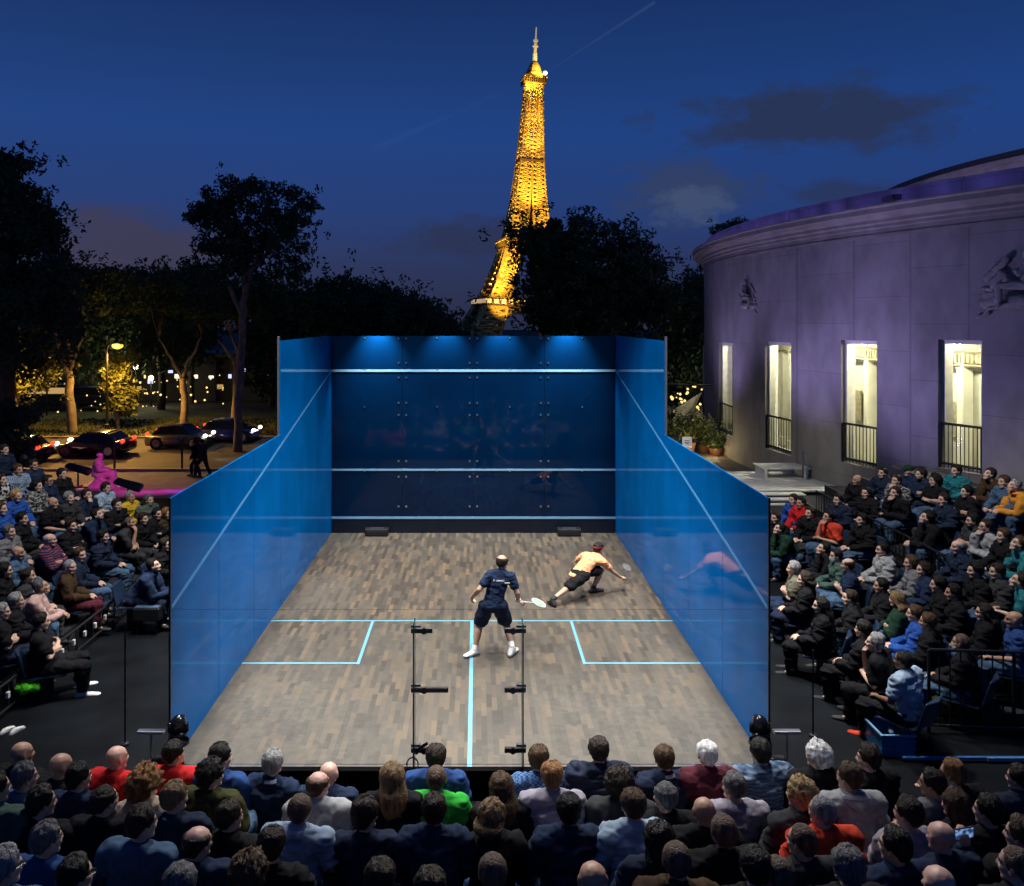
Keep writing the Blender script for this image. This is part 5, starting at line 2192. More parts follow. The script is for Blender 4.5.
def barrier(name, pts, z0, z1, label, step=.14, bars=True, thick=.02):
    a = Vector(pts[0])
    t = thing(name, label, 'barrier', (a.x, a.y, z0))
    for z, th_ in ((z1, thick), (z0 + .09, thick * .8)):
        mb = MB()
        mb.tube([Vector(p) + V(0, 0, z) for p in pts], th_, 8)
        mb.build('rail', M_black, t)
    mb = MB()
    for p, q in zip(pts, pts[1:]):
        p, q = Vector(p), Vector(q)
        n_ = max(2, int((q - p).length / step))
        for i in range(n_ + 1):
            r = p.lerp(q, i / n_)
            w = thick if i % 8 == 0 else thick * .45
            mb.tube([r + V(0, 0, z0 if i % 8 == 0 else z0 + .09), r + V(0, 0, z1)], w, 6)
    mb.build('bars', M_black, t)
    return t


barrier('barrier', [(7.72, 11.4, 0), (7.72, 18.6, 0)], .32, .95, 'black railing dividing the lower and upper rows of the right stand')
barrier('barrier', [(5.55, 10.0, 0), (6.9, 9.9, 0), (8.6, 9.8, 0)], FLZ, .80, 'black crowd barrier at the near end of the right stand', .12)
barrier('barrier', [(-5.85, 10.2, 0), (-5.85, 17.6, 0)], FLZ, .22, 'low black rail with pale fixings along the front of the left stand', .25)
mb = MB()
for i in range(22):
    y = 10.4 + i * .34
    mb.bbox(-5.86, -5.82, y, y + .05, .02, .10, .006)
tag(mb.build('rail_clip', mat('pale_plastic', (.5, .5, .48), .5)), 'line of pale clips on the low rail of the left stand', 'clips', kind='stuff')


# ------------------------------------------------------------------ the audience
def row_k(px, py):
    a = (px - PX0) / F
    s_ = -1 if a < 0 else 1
    # depth and row on the sloping stand where the head's ray meets the heads' plane
    d0, d1 = (s_ * 5.9 - CX) / a, s_ * .8 / a
    b_ = (py - PY0) / F
    k = (CZ - b_ * d0 - .76) / (.24 + b_ * d1)
    k = min(5.5, k)
    if k < 0:      # lowest row: seats on the floor
        return k, (CZ - .80) / b_
    return k, d0 + d1 * k


def side(px, py, pose, hair, hc, top, look, group, yaw=0, **kw):
    k, D = row_k(px, py)
    h = P(px, py, D)
    tx, ty = 0.4, 14.5
    d = Vector((tx - h.x, ty - h.y, 0))
    y = math.atan2(-d.x, d.y) + R(yaw) + _rnd.uniform(-.16, .16)
    kw.setdefault('s', 1.04)
    return person(h, y, pose, look, group, hair, hc, top, **kw)


GL, GR, GN = 'spectators in the left stand', 'spectators in the right stand', 'spectators in the near stand'
S_ = 'short'
LEFT = [
    (4, 450, 'lap', S_, 'dark', 'navy', 'dark haired person in navy at the top left corner of the left stand', {}),
    (18, 470, 'lap', S_, 'brown', 'vstripe', 'tanned man in striped pale jacket, upper left stand', dict(skin='tan')),
    (33.5, 465, 'crossed', S_, 'dark', 'navy2', 'man in navy jumper behind the man in the striped pale jacket', dict(skin='tan')),
    (1, 480, 'lap', S_, 'dark', 'bw', 'person in black and white jacket cut by the left edge', {}),
    (48, 481, 'lap', S_, 'dark', 'navy2', 'man with glasses in navy, left of the pink statue', dict(skin='tan', extras='glasses:black')),
    (37, 486, 'femlap', 'bob', 'black', 'floral', 'dark haired woman in grey floral top behind the blonde woman', {}),
    (16, 496, 'femlap', 'bob', 'blond', 'royal', 'blonde woman in bright blue cardigan', dict(skin='pink')),
    (53, 503, 'lap', 'bald', 'brown', 'black', 'bald man in black beside the blonde woman in blue', dict(sleeve=S_, skin='tan', legs='denim')),
    (69, 498, 'lap', S_, 'grey', 'charcoal', 'grey haired man in dark jacket and blue jeans, mid left stand', dict(legs='denim', extras='collar:lgrey')),
    (1, 509, 'femlap', 'long', 'brown', 'royal', 'person in blue at the left edge below the black and white jacket', {}),
    (87, 495, 'chin', S_, 'dark', 'navy', 'dark haired man in dark jacket just below the pink statue', {}),
    (106, 488, 'lap', S_, 'dark', 'sky', 'man in pale blue shirt right of the pink statue', dict(sleeve=S_)),
    (97.5, 515, 'knees', S_, 'black', 'navy2', 'bearded man in navy jumper leaning forward, mid left stand', dict(beard='black')),
    (117, 505, 'crossed', S_, 'dark', 'black', 'dark haired man in black, left of the yellow jacket', {}),
    (130, 497, 'lap', S_, 'grey', 'yellow', 'grey haired spectator in bright yellow jacket', dict(skin='tan')),
    (130, 523, 'chin', 'buzz', 'stub', 'charcoal', 'close cropped man in dark grey t-shirt, hand at his mouth', dict(sleeve=S_, skin='tan')),
    (143, 519, 'lap', S_, 'dark', 'black', 'dark haired man in black, below the yellow jacket', {}),
    (157, 514, 'crossed', S_, 'black', 'black', 'dark haired spectator in black beside the court end of the left stand', {}),
    (149, 500, 'lap', S_, 'dgrey', 'coat', 'spectator in grey green coat right of the yellow jacket', {}),
    (167, 514, 'femlap', 'bob', 'ginger', 'brown', 'ginger haired spectator next to the blue glass side wall', {}),
    (154, 566, 'knees', S_, 'black', 'navy2', 'bearded man in navy hoodie bent forward above the monitor box', dict(beard='black', extras='hood:navy2')),
    (9, 532, 'lap', S_, 'dgrey', 'grey', 'grey haired man in grey jacket at the left edge', {}),
    (18, 553, 'lap', 'bald', 'brown', 'denim', 'bald man in blue denim jacket', dict(skin='tan', legs='navy')),
    (50, 540, 'back', 'ring', 'grey', 'stripe', 'balding man in navy jacket over a striped shirt', dict(skin='pink')),
    (80, 555, 'lapR', S_, 'brown', 'navy', 'brown haired man in navy holding something red', dict(legs='denim')),
    (70, 567, 'lapR', 'buzz', 'grey', 'brown', 'close cropped grey man in brown cardigan', dict(legs='burg', skin='pink')),
    (5, 571, 'femlap', 'long', 'black', 'black', 'woman with long black hair at the left edge', dict()),
    (41.6, 587, 'knees', S_, 'dgrey', 'pink', 'grey haired man in pale pink shirt leaning forward', dict(skin='tan', legs='denim')),
    (16, 601, 'lap', S_, 'grey', 'black', 'grey haired man in black jacket over a blue shirt', dict(extras='collar:blue')),
    (2, 612, 'crossed', S_, 'grey', 'black', 'grey haired man in black t-shirt cut by the left edge, lowest row', dict(sleeve=S_)),
    (41.6, 622, 'back', S_, 'black', 'black', 'dark haired person in black with arms folded and white trainers', dict(sleeve=S_, shoes='white', legs='black')),
    (22, 519, 'lap', S_, 'black', 'black', 'dark figure in black below the blonde woman', {}),
    (28, 576, 'lap', 'recede', 'dark', 'charcoal', 'man in charcoal between the denim jacket and the pink shirt', {}),
    (62, 474, 'lap', S_, 'black', 'black', 'dark figure just left of the pink statue', {}),
    (71, 526, 'crossed', S_, 'dark', 'black', 'dark haired man in black behind the bearded man in navy jumper', {}),
    (103, 537, 'lap', S_, 'black', 'navy', 'dark figure in navy in front of the bearded man in navy jumper', {}),
    (165, 545, 'lap', S_, 'dark', 'black', 'dark figure in black against the blue side wall, low in the left stand', {}),
]
for px, py, pose, hair, hc, top, look, kw in LEFT:
    side(px, py, pose, hair, hc, top, look, GL, **kw)
RIGHT = [
    (856.7, 480, 'lap', 'bald', 'brown', 'black', 'bald tanned man in black in the back row, left of the patterned shirt', dict(skin='tan')),
    (882.5, 473, 'lap', S_, 'black', 'navy', 'dark haired man at the back, left of the green cap', {}),
    (896, 481, 'chin', S_, 'dark', 'floral', 'man in grey patterned shirt near the back, hand raised', {}),
    (908, 471, 'lap', 'cap', 'dark', 'navy2', 'spectator in dark green cap in the back row', {}),
    (921, 474.5, 'crossed', S_, 'dark', 'navy2', 'bearded man in navy jumper right of the green cap', dict(beard='dark')),
    (935, 481, 'femR', 'curly', 'black', 'black', 'woman with curly dark hair in black t-shirt, back row', dict(sleeve=S_)),
    (989.5, 474.5, 'knees', S_, 'dark', 'brown', 'dark haired man in dark brown shirt, back row right', {}),
    (1014, 486, 'knees', S_, 'grey', 'amber', 'grey haired spectator in orange hoodie at the right edge', dict(legs='denim', extras='hood:amber')),
    (1004, 482, 'lap', S_, 'brown', 'denim', 'brown haired man in blue denim beside the orange hoodie', dict(legs='denim')),
    (956, 471, 'lap', S_, 'dark', 'teal', 'dark spectator in teal in the back row beside the building wall', {}),
    (866, 493, 'femlap', 'long', 'black', 'black', 'smiling dark haired woman in black, below the bald tanned man', {}),
    (895, 493, 'chin', S_, 'dark', 'black', 'dark haired man in black jacket with hand at his chin', dict(legs='denim')),
    (793.5, 500, 'lap', S_, 'dark', 'royal', 'spectator in bright blue jacket, leftmost at the back of the right stand', {}),
    (801, 503, 'lap', S_, 'black', 'red', 'dark haired spectator in red jacket', dict(skin='tan')),
    (810, 513, 'lap', S_, 'dark', 'black', 'dark haired man in black between the red jacket and orange t-shirt', {}),
    (828, 517, 'chin', S_, 'black', 'orangered', 'black haired man in bright orange t-shirt, hand over his face', dict(sleeve=S_, legs='denim', skin='tan')),
    (926, 518, 'knees', 'curly', 'black', 'black', 'dark haired man in black jacket leaning far forward by the railing', {}),
    (972.7, 521, 'crossed', S_, 'black', 'charcoal', 'bearded dark man with folded arms left of the grey top', dict(beard='black', sleeve=S_)),
    (985.6, 527, 'chin', S_, 'dark', 'lgrey', 'man with glasses in grey and green top', dict(extras='glasses:black', legs='dgreen')),
    (1003.6, 536, 'lap', S_, 'brown', 'black', 'brown haired man in black jacket and jeans, right edge', dict(legs='denim')),
    (1018, 544, 'knees', S_, 'brown', 'teal', 'brown haired man in teal top and jeans at the right edge', dict(legs='denim')),
    (775.5, 518, 'lap', S_, 'dark', 'black', 'dark figure beside the blue side wall, behind the khaki top', {}),
    (779, 529, 'knees', S_, 'black', 'dgreen', 'dark figure in dark green close to the blue side wall', {}),
    (823, 549, 'knees', S_, 'black', 'black', 'dark haired person in black below the orange t-shirt', {}),
    (836, 556, 'lap', S_, 'black', 'gteal', 'man in grey green top wearing a pale face mask', dict(extras='mask:sky')),
    (847.7, 565, 'crossed', 'ring', 'dark', 'navy2', 'balding man in navy t-shirt with folded arms', dict(sleeve=S_, legs='denim')),
    (882.5, 550, 'lap', S_, 'black', 'lgrey', 'dark haired man in light grey hoodie', dict(extras='hood:lgrey')),
    (911, 563, 'femlap', 'long', 'brown', 'grey', 'woman with long brown hair in grey, right of the light grey hoodie', {}),
    (923.7, 570, 'femlap', 'wavy', 'dark', 'navy2', 'dark haired woman in navy beside the long haired woman in grey', {}),
    (958.5, 547, 'lap', 'ring', 'grey', 'navy', 'older balding man in navy jacket over a white shirt', dict(extras='collar:white', skin='pink', s=1.12)),
    (793.5, 569, 'crossed', S_, 'grey', 'khaki', 'grey haired man in khaki top with folded arms', dict(sleeve=S_, legs='navy2')),
    (804.5, 580, 'femlap', 'bob', 'dark', 'black', 'dark haired woman in black jumper with white collar', dict(extras='collar:white')),
    (881, 586, 'lap', S_, 'black', 'black', 'dark haired man in black jacket and white shirt', dict(extras='collar:white', skin='tan')),
    (896.6, 600, 'femR', 'wavy', 'light', 'dgreen', 'blonde woman with green scarf', dict(extras='collar:green')),
    (938, 585, 'lap', 'messy', 'black', 'black', 'dark figure in black left of the man in black with pale collar', {}),
    (953, 593, 'lap', S_, 'black', 'black', 'dark haired man in black with long pale collar, mid right stand', dict(extras='collar:lgrey', skin='tan')),
    (1019, 581, 'knees', S_, 'dark', 'teal', 'person in teal t-shirt at the right edge, by the railing', dict(sleeve=S_)),
    (820.6, 606, 'femlap', 'long', 'black', 'black', 'long haired woman in black in the lowest row, nearest the blue wall', dict(legs='black')),
    (914.7, 614, 'lap', S_, 'brown', 'royal', 'brown haired person in bright blue jacket, low right stand', {}),
    (927.6, 622, 'lap', S_, 'brown', 'black', 'brown haired man in black shirt right of the bright blue jacket', dict(skin='tan')),
    (984, 613, 'femlap', 'wavy', 'dark', 'black', 'dark haired woman in black behind the bald man in blue', {}),
    (1014, 620, 'lap', 'bald', 'brown', 'blue', 'bald man in blue shirt behind the crowd barrier', dict(skin='tan', sleeve=S_)),
    (863, 630, 'lap', S_, 'black', 'black', 'dark haired person in black in the lowest row beside the grey haired man', dict(legs='black')),
    (874.7, 643, 'chin', S_, 'grey', 'black', 'grey haired man in black t-shirt with hand at his mouth, lowest row', dict(sleeve=S_, legs='black')),
    (961, 643, 'lap', 'buzz', 'stub', 'black', 'shaven man in dark jacket and beige collar, wearing a mask', dict(extras='mask:lgrey collar:beige', skin='tan', legs='denim')),
    (903, 661, 'lap', 'buzz', 'black', 'sky', 'man in pale blue shirt with a lanyard, nearest in the right stand', dict(sleeve=S_, skin='brown', legs='black', shoes='orange', extras='')),
    (862, 520, 'lap', S_, 'black', 'black', 'dark figure in black left of the man leaning by the railing', {}),
    (944, 500, 'lap', S_, 'dark', 'navy', 'dark figure in navy in front of the curly haired woman', {}),
    (967, 492, 'crossed', S_, 'black', 'black', 'dark figure in black left of the dark brown shirt', {}),
    (997, 572, 'lap', S_, 'dark', 'charcoal', 'dark figure in charcoal left of the teal t-shirt', {}),
    (850, 598, 'lap', S_, 'dark', 'black', 'dark figure in black in front of the balding man in navy t-shirt', {}),
    (975, 571, 'lap', 'messy', 'black', 'black', 'dark figure in black below the older balding man', {}),
    (838, 500, 'lap', S_, 'black', 'navy', 'dark figure in navy behind the orange t-shirt', {}),
]
for px, py, pose, hair, hc, top, look, kw in RIGHT:
    side(px, py, pose, hair, hc, top, look, GR, **kw)
# near stand: row -> depth
RD = {1: 7.5, 1.5: 7.15, 2: 6.85, 2.5: 6.5, 3: 6.15, 4: 5.55, 5: 4.98, 5.5: 4.7}
NEAR = [
    (1, 22, 754, 'lapR', 'bald', 'brown', 'black', 'bald man in black jacket at the far left of the front row', dict(skin='tan')),
    (1.5, 61, 766, 'lapR', 'bald', 'brown', 'black', 'bald tanned man in black left of the red polo', dict(skin='tan')),
    (1, 117, 758, 'lapR', 'bald', 'brown', 'red', 'bald man in red polo shirt', dict(skin='pink', sleeve=S_)),
    (1, 174, 754, 'lapR', S_, 'black', 'red', 'black haired man in red shirt in front of the left court corner', dict(sleeve=S_)),
    (1, 221, 758, 'lapR', 'messy', 'black', 'blue', 'black haired man in blue beside the red shirt', {}),
    (2, 25, 778, 'lapR', S_, 'dgrey', 'denim', 'grey haired man in blue shirt below the bald man at far left', {}),
    (2, 79, 778, 'lapR', S_, 'black', 'navy2', 'black haired man in navy between two bald men', {}),
    (2, 147, 785, 'femR', 'bigcurl', 'ginger', 'beige', 'woman with a mass of curly ginger hair', {}),
    (2, 212, 775, 'lapR', 'curly', 'black', 'olive', 'man with curly black hair in olive green jacket', {}),
    (3, 42, 803, 'lapR', S_, 'dark', 'black', 'dark haired man in black, third row at far left', {}),
    (3, 105, 801, 'lapR', 'recede', 'dark', 'black', 'man with thinning dark hair in black left of the fair haired blazer', {}),
    (3, 175, 798, 'lapR', S_, 'light', 'navy', 'fair haired man in navy blazer with white collar', dict(extras='collar:white')),
    (3, 230, 817, 'lapR', S_, 'dark', 'black', 'dark haired man in black t-shirt right of the navy blazer', dict(sleeve=S_)),
    (3, -4, 789, 'lapR', S_, 'dark', 'gteal', 'person in green jacket cut by the left edge', {}),
    (4, 47, 840, 'lapR', S_, 'dgrey', 'blue', 'grey haired man in blue shirt, fourth row at left', {}),
    (4, 142, 824, 'lapR', S_, 'dark', 'denim', 'dark haired man in denim blue shirt with broad back', {}),
    (4, 198, 843, 'lapR', 'ring', 'dark', 'navy2', 'balding man in navy jumper with pink collar', dict(extras='collar:pink', skin='pink')),
    (5, 5, 868, 'lapR', S_, 'grey', 'denim', 'grey haired man with glasses in the bottom left corner', dict(extras='glasses:black')),
    (5, 76, 876, 'lapR', S_, 'black', 'charcoal', 'black haired man with glasses on the bottom edge', dict(extras='glasses:black')),
    (5, 249, 875, 'lap', 'curly', 'brown', 'charcoal', 'curly brown haired person on the bottom edge', {}),
    (5.5, 180, 886, 'lap', S_, 'dgrey', 'navy', 'grey haired head just above the bottom edge at left', {}),
    (1, 273, 764, 'lap', S_, 'grey', 'navy2', 'grey haired man in navy jumper with pale blue collar', dict(extras='collar:sky')),
    (1, 329, 774, 'lap', 'bald', 'brown', 'navy2', 'bald man in navy behind the grey t-shirt', dict(skin='pink', sleeve=S_)),
    (2, 318.6, 785, 'lapR', 'ring', 'brown', 'lgrey', 'balding brown haired man in pale grey t-shirt', dict(sleeve=S_, skin='pink')),
    (2, 392, 778, 'femlap', 'long', 'light', 'black', 'woman with very long fair brown hair', {}),
    (1, 436, 758, 'lap', S_, 'dark', 'blue', 'dark haired man in blue shirt below the left door fin', dict(sleeve=S_)),
    (2, 436.6, 779, 'lap', 'buzz', 'stub', 'green', 'shaven headed man in bright green t-shirt', dict(sleeve=S_, skin='tan')),
    (2, 501, 788, 'femlap', 'long', 'brown', 'black', 'woman with long straight brown hair right of the green t-shirt', {}),
    (3, 300, 810, 'lap', 'buzz', 'stub', 'lblue', 'shaven headed man in pale blue white shirt', dict(sleeve=S_, skin='tan', extras='collar:white')),
    (3, 365.5, 816, 'lapR', 'messy', 'dark', 'navy', 'tousle haired man in dark jumper left of the navy jumper', {}),
    (3, 434, 811, 'lap', S_, 'dark', 'navy2', 'dark haired man in navy jumper just below the green t-shirt', dict(skin='tan')),
    (3, 492.5, 817, 'femR', 'bob', 'light', 'black', 'woman with short fair hair in black', {}),
    (4, 272, 846, 'lap', S_, 'dark', 'black', 'dark haired man in black below the pale blue white shirt', {}),
    (5, 492.5, 873, 'lap', 'buzz', 'stub', 'black', 'shaven grey head at the middle of the bottom edge', dict(skin='fair')),
    (1, 539, 759, 'lapR', S_, 'brown', 'plaid', 'brown haired man in blue plaid shirt', {}),
    (2, 552, 777, 'lap', S_, 'ginger', 'lilac', 'reddish haired man in pale lilac grey shirt', dict(sleeve=S_)),
    (1, 598.5, 751, 'lap', S_, 'dark', 'puffer', 'dark haired man in black quilted jacket', dict(sleeve='puffy')),
    (1, 664, 759, 'lap', S_, 'brown', 'navy', 'brown haired man in navy suit with pale collar', dict(extras='collar:lgrey')),
    (1, 707, 755, 'lap', S_, 'white', 'burg', 'white haired spectator in burgundy', {}),
    (1, 760, 753, 'lap', S_, 'black', 'gpuffer', 'black haired man in striped grey blue quilted jacket', dict(sleeve='puffy')),
    (2, 620, 784, 'lapR', 'curly', 'dark', 'charcoal', 'dark curly haired man in charcoal t-shirt', dict(sleeve=S_)),
    (3, 633, 806, 'lap', S_, 'brown', 'sky', 'brown haired man in light blue shirt at centre right', dict(skin='pink')),
    (2.5, 665, 797, 'lapL', 'recede', 'dgrey', 'black', 'man with greying hair in black behind the light blue shirt', {}),
    (3, 704, 812, 'lap', 'bald', 'brown', 'black', 'bald tanned man in black, below the white haired spectator', dict(skin='tan')),
    (2, 733.6, 787, 'lapL', S_, 'dgrey', 'lilac', 'greying short haired man in pale lilac t-shirt', dict(sleeve=S_)),
    (3, 568.5, 811, 'lap', S_, 'black', 'navy2', 'black haired man in navy shirt below the lilac grey shirt', {}),
    (4, 659, 840, 'femlap', 'long', 'black', 'navy', 'woman with long black hair right of the light blue shirt', {}),
    (4, 723.5, 832, 'lap', 'buzz', 'stub', 'black', 'shaven headed man in black with broad shoulders', dict(skin='tan')),
    (5, 676.5, 861, 'lap', 'buzz', 'stub', 'brown', 'shaven headed man low on the bottom edge at centre right', dict(skin='tan')),
    (5.5, 592.7, 881, 'lap', 'bald', 'brown', 'charcoal', 'bald head at the bottom edge below the navy shirt', dict(skin='tan')),
    (1, 817, 756, 'lapL', 'curly', 'white', 'black', 'spectator with curly silver white hair in black', {}),
    (1, 868, 759, 'lapL', 'messy', 'dark', 'black', 'dark haired man in black jacket right of the silver curls', {}),
    (2, 849, 778, 'lapL', S_, 'brown', 'lgrey', 'brown haired man in pale grey hoodie', dict(extras='hood:lgrey')),
    (2.5, 799.5, 795, 'lapL', 'curly', 'blond', 'charcoal', 'spectator with curly blond hair in dark grey hoodie', dict(extras='hood:charcoal')),
    (2, 932, 784, 'lapL', S_, 'black', 'grey', 'black haired man in grey t-shirt beside the ginger fair man', dict(sleeve=S_, skin='tan')),
    (1.5, 952, 774, 'lapL', S_, 'ginger', 'black', 'ginger fair haired man in black', {}),
    (1.5, 1019, 779, 'out', S_, 'dark', 'navy', 'dark haired man stretching out one arm at the right edge', {}),
    (3, 822, 812, 'lapL', 'buzz', 'grey', 'orangered', 'grey cropped man in bright red orange shirt', {}),
    (3, 908, 814, 'lapL', S_, 'dark', 'lilac', 'dark haired man in pale violet vest top', dict(sleeve=S_)),
    (2.5, 955, 805, 'femlap', 'long', 'brown', 'black', 'woman with long brown hair behind the raised phone', {}),
    (4, 802, 842, 'lapL', 'buzz', 'stub', 'charcoal', 'shaven headed man in charcoal in front of the red orange shirt', {}),
    (4, 894.5, 847, 'lapL', S_, 'black', 'navy2', 'black haired man in navy left of the raised phone', {}),
    (4, 941, 838, 'phone', 'bald', 'brown', 'navy', 'bald man holding up a phone', dict(skin='pink')),
    (5, 847.6, 868, 'lap', S_, 'dgrey', 'black', 'dark grey haired man on the bottom edge at right', {}),
    (5, 777, 876, 'lapL', 'buzz', 'stub', 'black', 'shaven head on the bottom edge below the blond curls', dict(skin='tan')),
    (5.5, 938.6, 885, 'lap', 'bald', 'brown', 'black', 'bald head on the bottom edge below the raised phone', dict(skin='pink')),
    (5, 1016, 866, 'lapL', 'buzz', 'stub', 'black', 'shaven man in the bottom right corner', {}),
    (4, 1021, 836, 'lapL', S_, 'brown', 'black', 'brown haired person cut by the right edge above the corner', {}),
    (5, 755, 868, 'lap', S_, 'black', 'black', 'black haired head on the bottom edge in front of broad shoulders', {}),
    (3, 988, 812, 'lapL', S_, 'black', 'black', 'dark haired person in black right of the long brown haired woman', {}),
    (5, 380, 880, 'lap', S_, 'dark', 'navy', 'dark haired head on the bottom edge below the tousled man', {}),
    (5.5, 430, 890, 'lap', S_, 'dark', 'navy', 'top of a dark head on the bottom edge left of the shaven grey head', {}),
]
PHONE = None
for row, px, py, pose, hair, hc, top, look, kw in NEAR:
    D = RD[row] + _rnd.uniform(-.05, .05)
    h = P(px, py, D)
    d = Vector((0.2 - h.x * .75, 13.5 - h.y, 0))
    y = math.atan2(-d.x * .45, d.y) + _rnd.uniform(-.12, .12)
    kw.setdefault('s', 1.03)
    t = person(h, y, pose, look, GN, hair, hc, top, seat=False, **kw)
    if pose == 'phone':
        PHONE = t
# the phone in the raised hand
pw = POSES['phone']['pose']['wrR'] + V(0, .015, .085)
ph = thing('phone', 'phone with lit screen held up by the bald man', 'phone', Matrix.LocRotScale(PHONE.location, PHONE.rotation_euler, PHONE.scale) @ pw, PHONE.rotation_euler.z, scale=(1, 1, ZS))
mb = MB()
mb.bbox(-.080, .080, -.006, .006, -.02, .075, .004)
mb.build('case', M_black, ph, local=True)
mb = MB()
mb.box(-.074, .074, -.0085, -.0065, -.014, .069)
scr = bpy.data.materials.new('phone_screen')
scr.use_nodes = True
t_ = scr.node_tree
b_ = t_.nodes['Principled BSDF']
b_.inputs['Base Color'].default_value = (.01, .02, .05, 1)
tcn = t_.nodes.new('ShaderNodeTexCoord')
nz = t_.nodes.new('ShaderNodeTexNoise')
nz.inputs['Scale'].default_value = 30
t_.links.new(tcn.outputs['Object'], nz.inputs['Vector'])
rp = t_.nodes.new('ShaderNodeValToRGB')
rp.color_ramp.elements[0].position = .42
rp.color_ramp.elements[0].color = (.01, .04, .16, 1)
rp.color_ramp.elements[1].position = .6
rp.color_ramp.elements[1].color = (.25, .4, .7, 1)
t_.links.new(nz.outputs[0], rp.inputs[0])
t_.links.new(rp.outputs[0], b_.inputs['Emission Color'])
b_.inputs['Emission Strength'].default_value = .8
mb.build('screen', scr, ph, local=True)

# ================================================================== the two players
def standing_person(pose, loc, label, hair, hc, top, legs, skin, shoe, yaw=0, extras=None, vox=.0085, seed=0):
    H = head_mat(pose)
    t = thing('person', label, 'person', loc, yaw, 'squash players', (1, 1, ZS))
    me = remeshed(body_parts(pose) + head_parts(H), vox, 2)
    paint_face(me, pose)
    put('body', me, [SKINS[skin], M_eye, M_lip, HC[hc]], t)
    put('shirt', remeshed(top_parts(pose, False, .012), .010, 2, .026, 8, seed), cmat(top), t)
    put('shorts', remeshed(bottom_parts(pose, True, .012), .010, 2, .034, 8, seed + 3), cmat(legs), t)
    for s_ in 'LR':
        sh = put('shoe', remeshed(shoe_parts(pose, s_), .009, 2), shoe, t)
        A = pose['an' + s_]
        K = pose['kn' + s_]
        put('sock', remeshed([[(A + V(0, 0, .0), .046), (A.lerp(K, .17), .047)]], .011, 2), M_white if shoe is M_white else M_blackm, t)
    put('hair', HAIR[hair][0], HC[hc], t, H)
    return t, H


pA = dict(pel=V(0, 0, .90), waist=V(.03, .03, 1.06), chest=V(.08, .06, 1.27), neck=V(.11, .08, 1.455), head=V(.135, .115, 1.605), hyaw=-.35, hpitch=-.12,
          slim=.86, shL=V(-.035, .06, 1.41), shR=V(.250, .05, 1.39), elL=V(-.20, -.06, 1.18), wrL=V(-.30, .10, .98), elR=V(.345, -.01, 1.10), wrR=V(.37, .16, .88),
          hipL=V(-.095, 0, .87), hipR=V(.095, 0, .87), knL=V(-.19, .10, .49), anL=V(-.265, -.05, .10), toL=V(-.37, -.12, .035), knR=V(.19, .15, .49), anR=V(.265, -.06, .17), toR=V(.33, .07, .045),
          handL=(V(-.1, .5, -.8), V(1, 0, 0), 1.3), handR=(V(.75, .45, -.3), V(-.3, .2, -1), 1.5))
locA = V(.31, 11.85, 0)
plA, HA = standing_person(pA, locA, 'player in navy kit standing on the half court line with racket held low', 'ring', 'dark', 'navy2', 'navy', 'tan', M_white, seed=2)
mb = MB()
nrm = (pA['chest'] - pA['pel']).normalized()
for x0, x1 in ((-.06, -.035), (-.02, .10), (.105, .18)):
    for q in range(1):
        mb.box(x0 + .06, x1 + .06, -.085, -.08, 1.33 - x0 * .28, 1.353 - x0 * .28)
o = mb.build('lettering', M_white, plA, local=True)
o.location = (0.0, -.012, .0)
mb = MB()
mb.tube([pA['wrR'].lerp(pA['elR'], .08), pA['wrR'].lerp(pA['elR'], .28)], .039, 14)
mb.build('wristband', M_white, plA, local=True)
mb = MB()
mb.tube([pA['neck'] + V(math.cos(t) * .066, math.sin(t) * .06, -.002 + .006 * math.sin(t)) for t in [i * 2 * PI / 18 for i in range(19)]], .014, 8)
mb.build('collar', M_white, plA, local=True)

pB = dict(slim=.92, pel=V(0, 0, .52), waist=V(.09, .09, .63), chest=V(.22, .22, .73), neck=V(.335, .345, .80), head=V(.385, .42, .905), hyaw=-.75, hpitch=-.25,
          shL=V(.15, .43, .76), shR=V(.43, .20, .70), elL=V(.02, .60, .58), wrL=V(.14, .74, .50), elR=V(.60, .31, .47), wrR=V(.785, .40, .28),
          hipL=V(-.04, .09, .51), hipR=V(.05, -.07, .49), knL=V(.41, .26, .50), anL=V(.27, .27, .10), toL=V(.42, .33, .035), knR=V(-.24, -.22, .30), anR=V(-.50, -.42, .15), toR=V(-.55, -.33, .045),
          handL=(V(.5, .5, -.2), V(0, 0, -1), .8), handR=(V(.8, .45, -.15), V(-.2, .2, -1), 1.5))
locB = V(1.85, 14.25, 0)
plB, HB = standing_person(pB, locB, 'player in orange shirt and black shorts lunging low to the front right', 'short', 'black', 'orange', 'black', 'tan', M_blackm, seed=8)
mb = MB()
mb.tube([HB @ V(math.cos(t) * .083, math.sin(t) * .098 - .008, .045 + .012 * math.sin(t)) for t in [i * 2 * PI / 22 for i in range(23)]], .012, 8)
mb.build('headband', cmat('red'), plB, local=True)
# shirt orange is paled overall to carry the overexposed light on the back


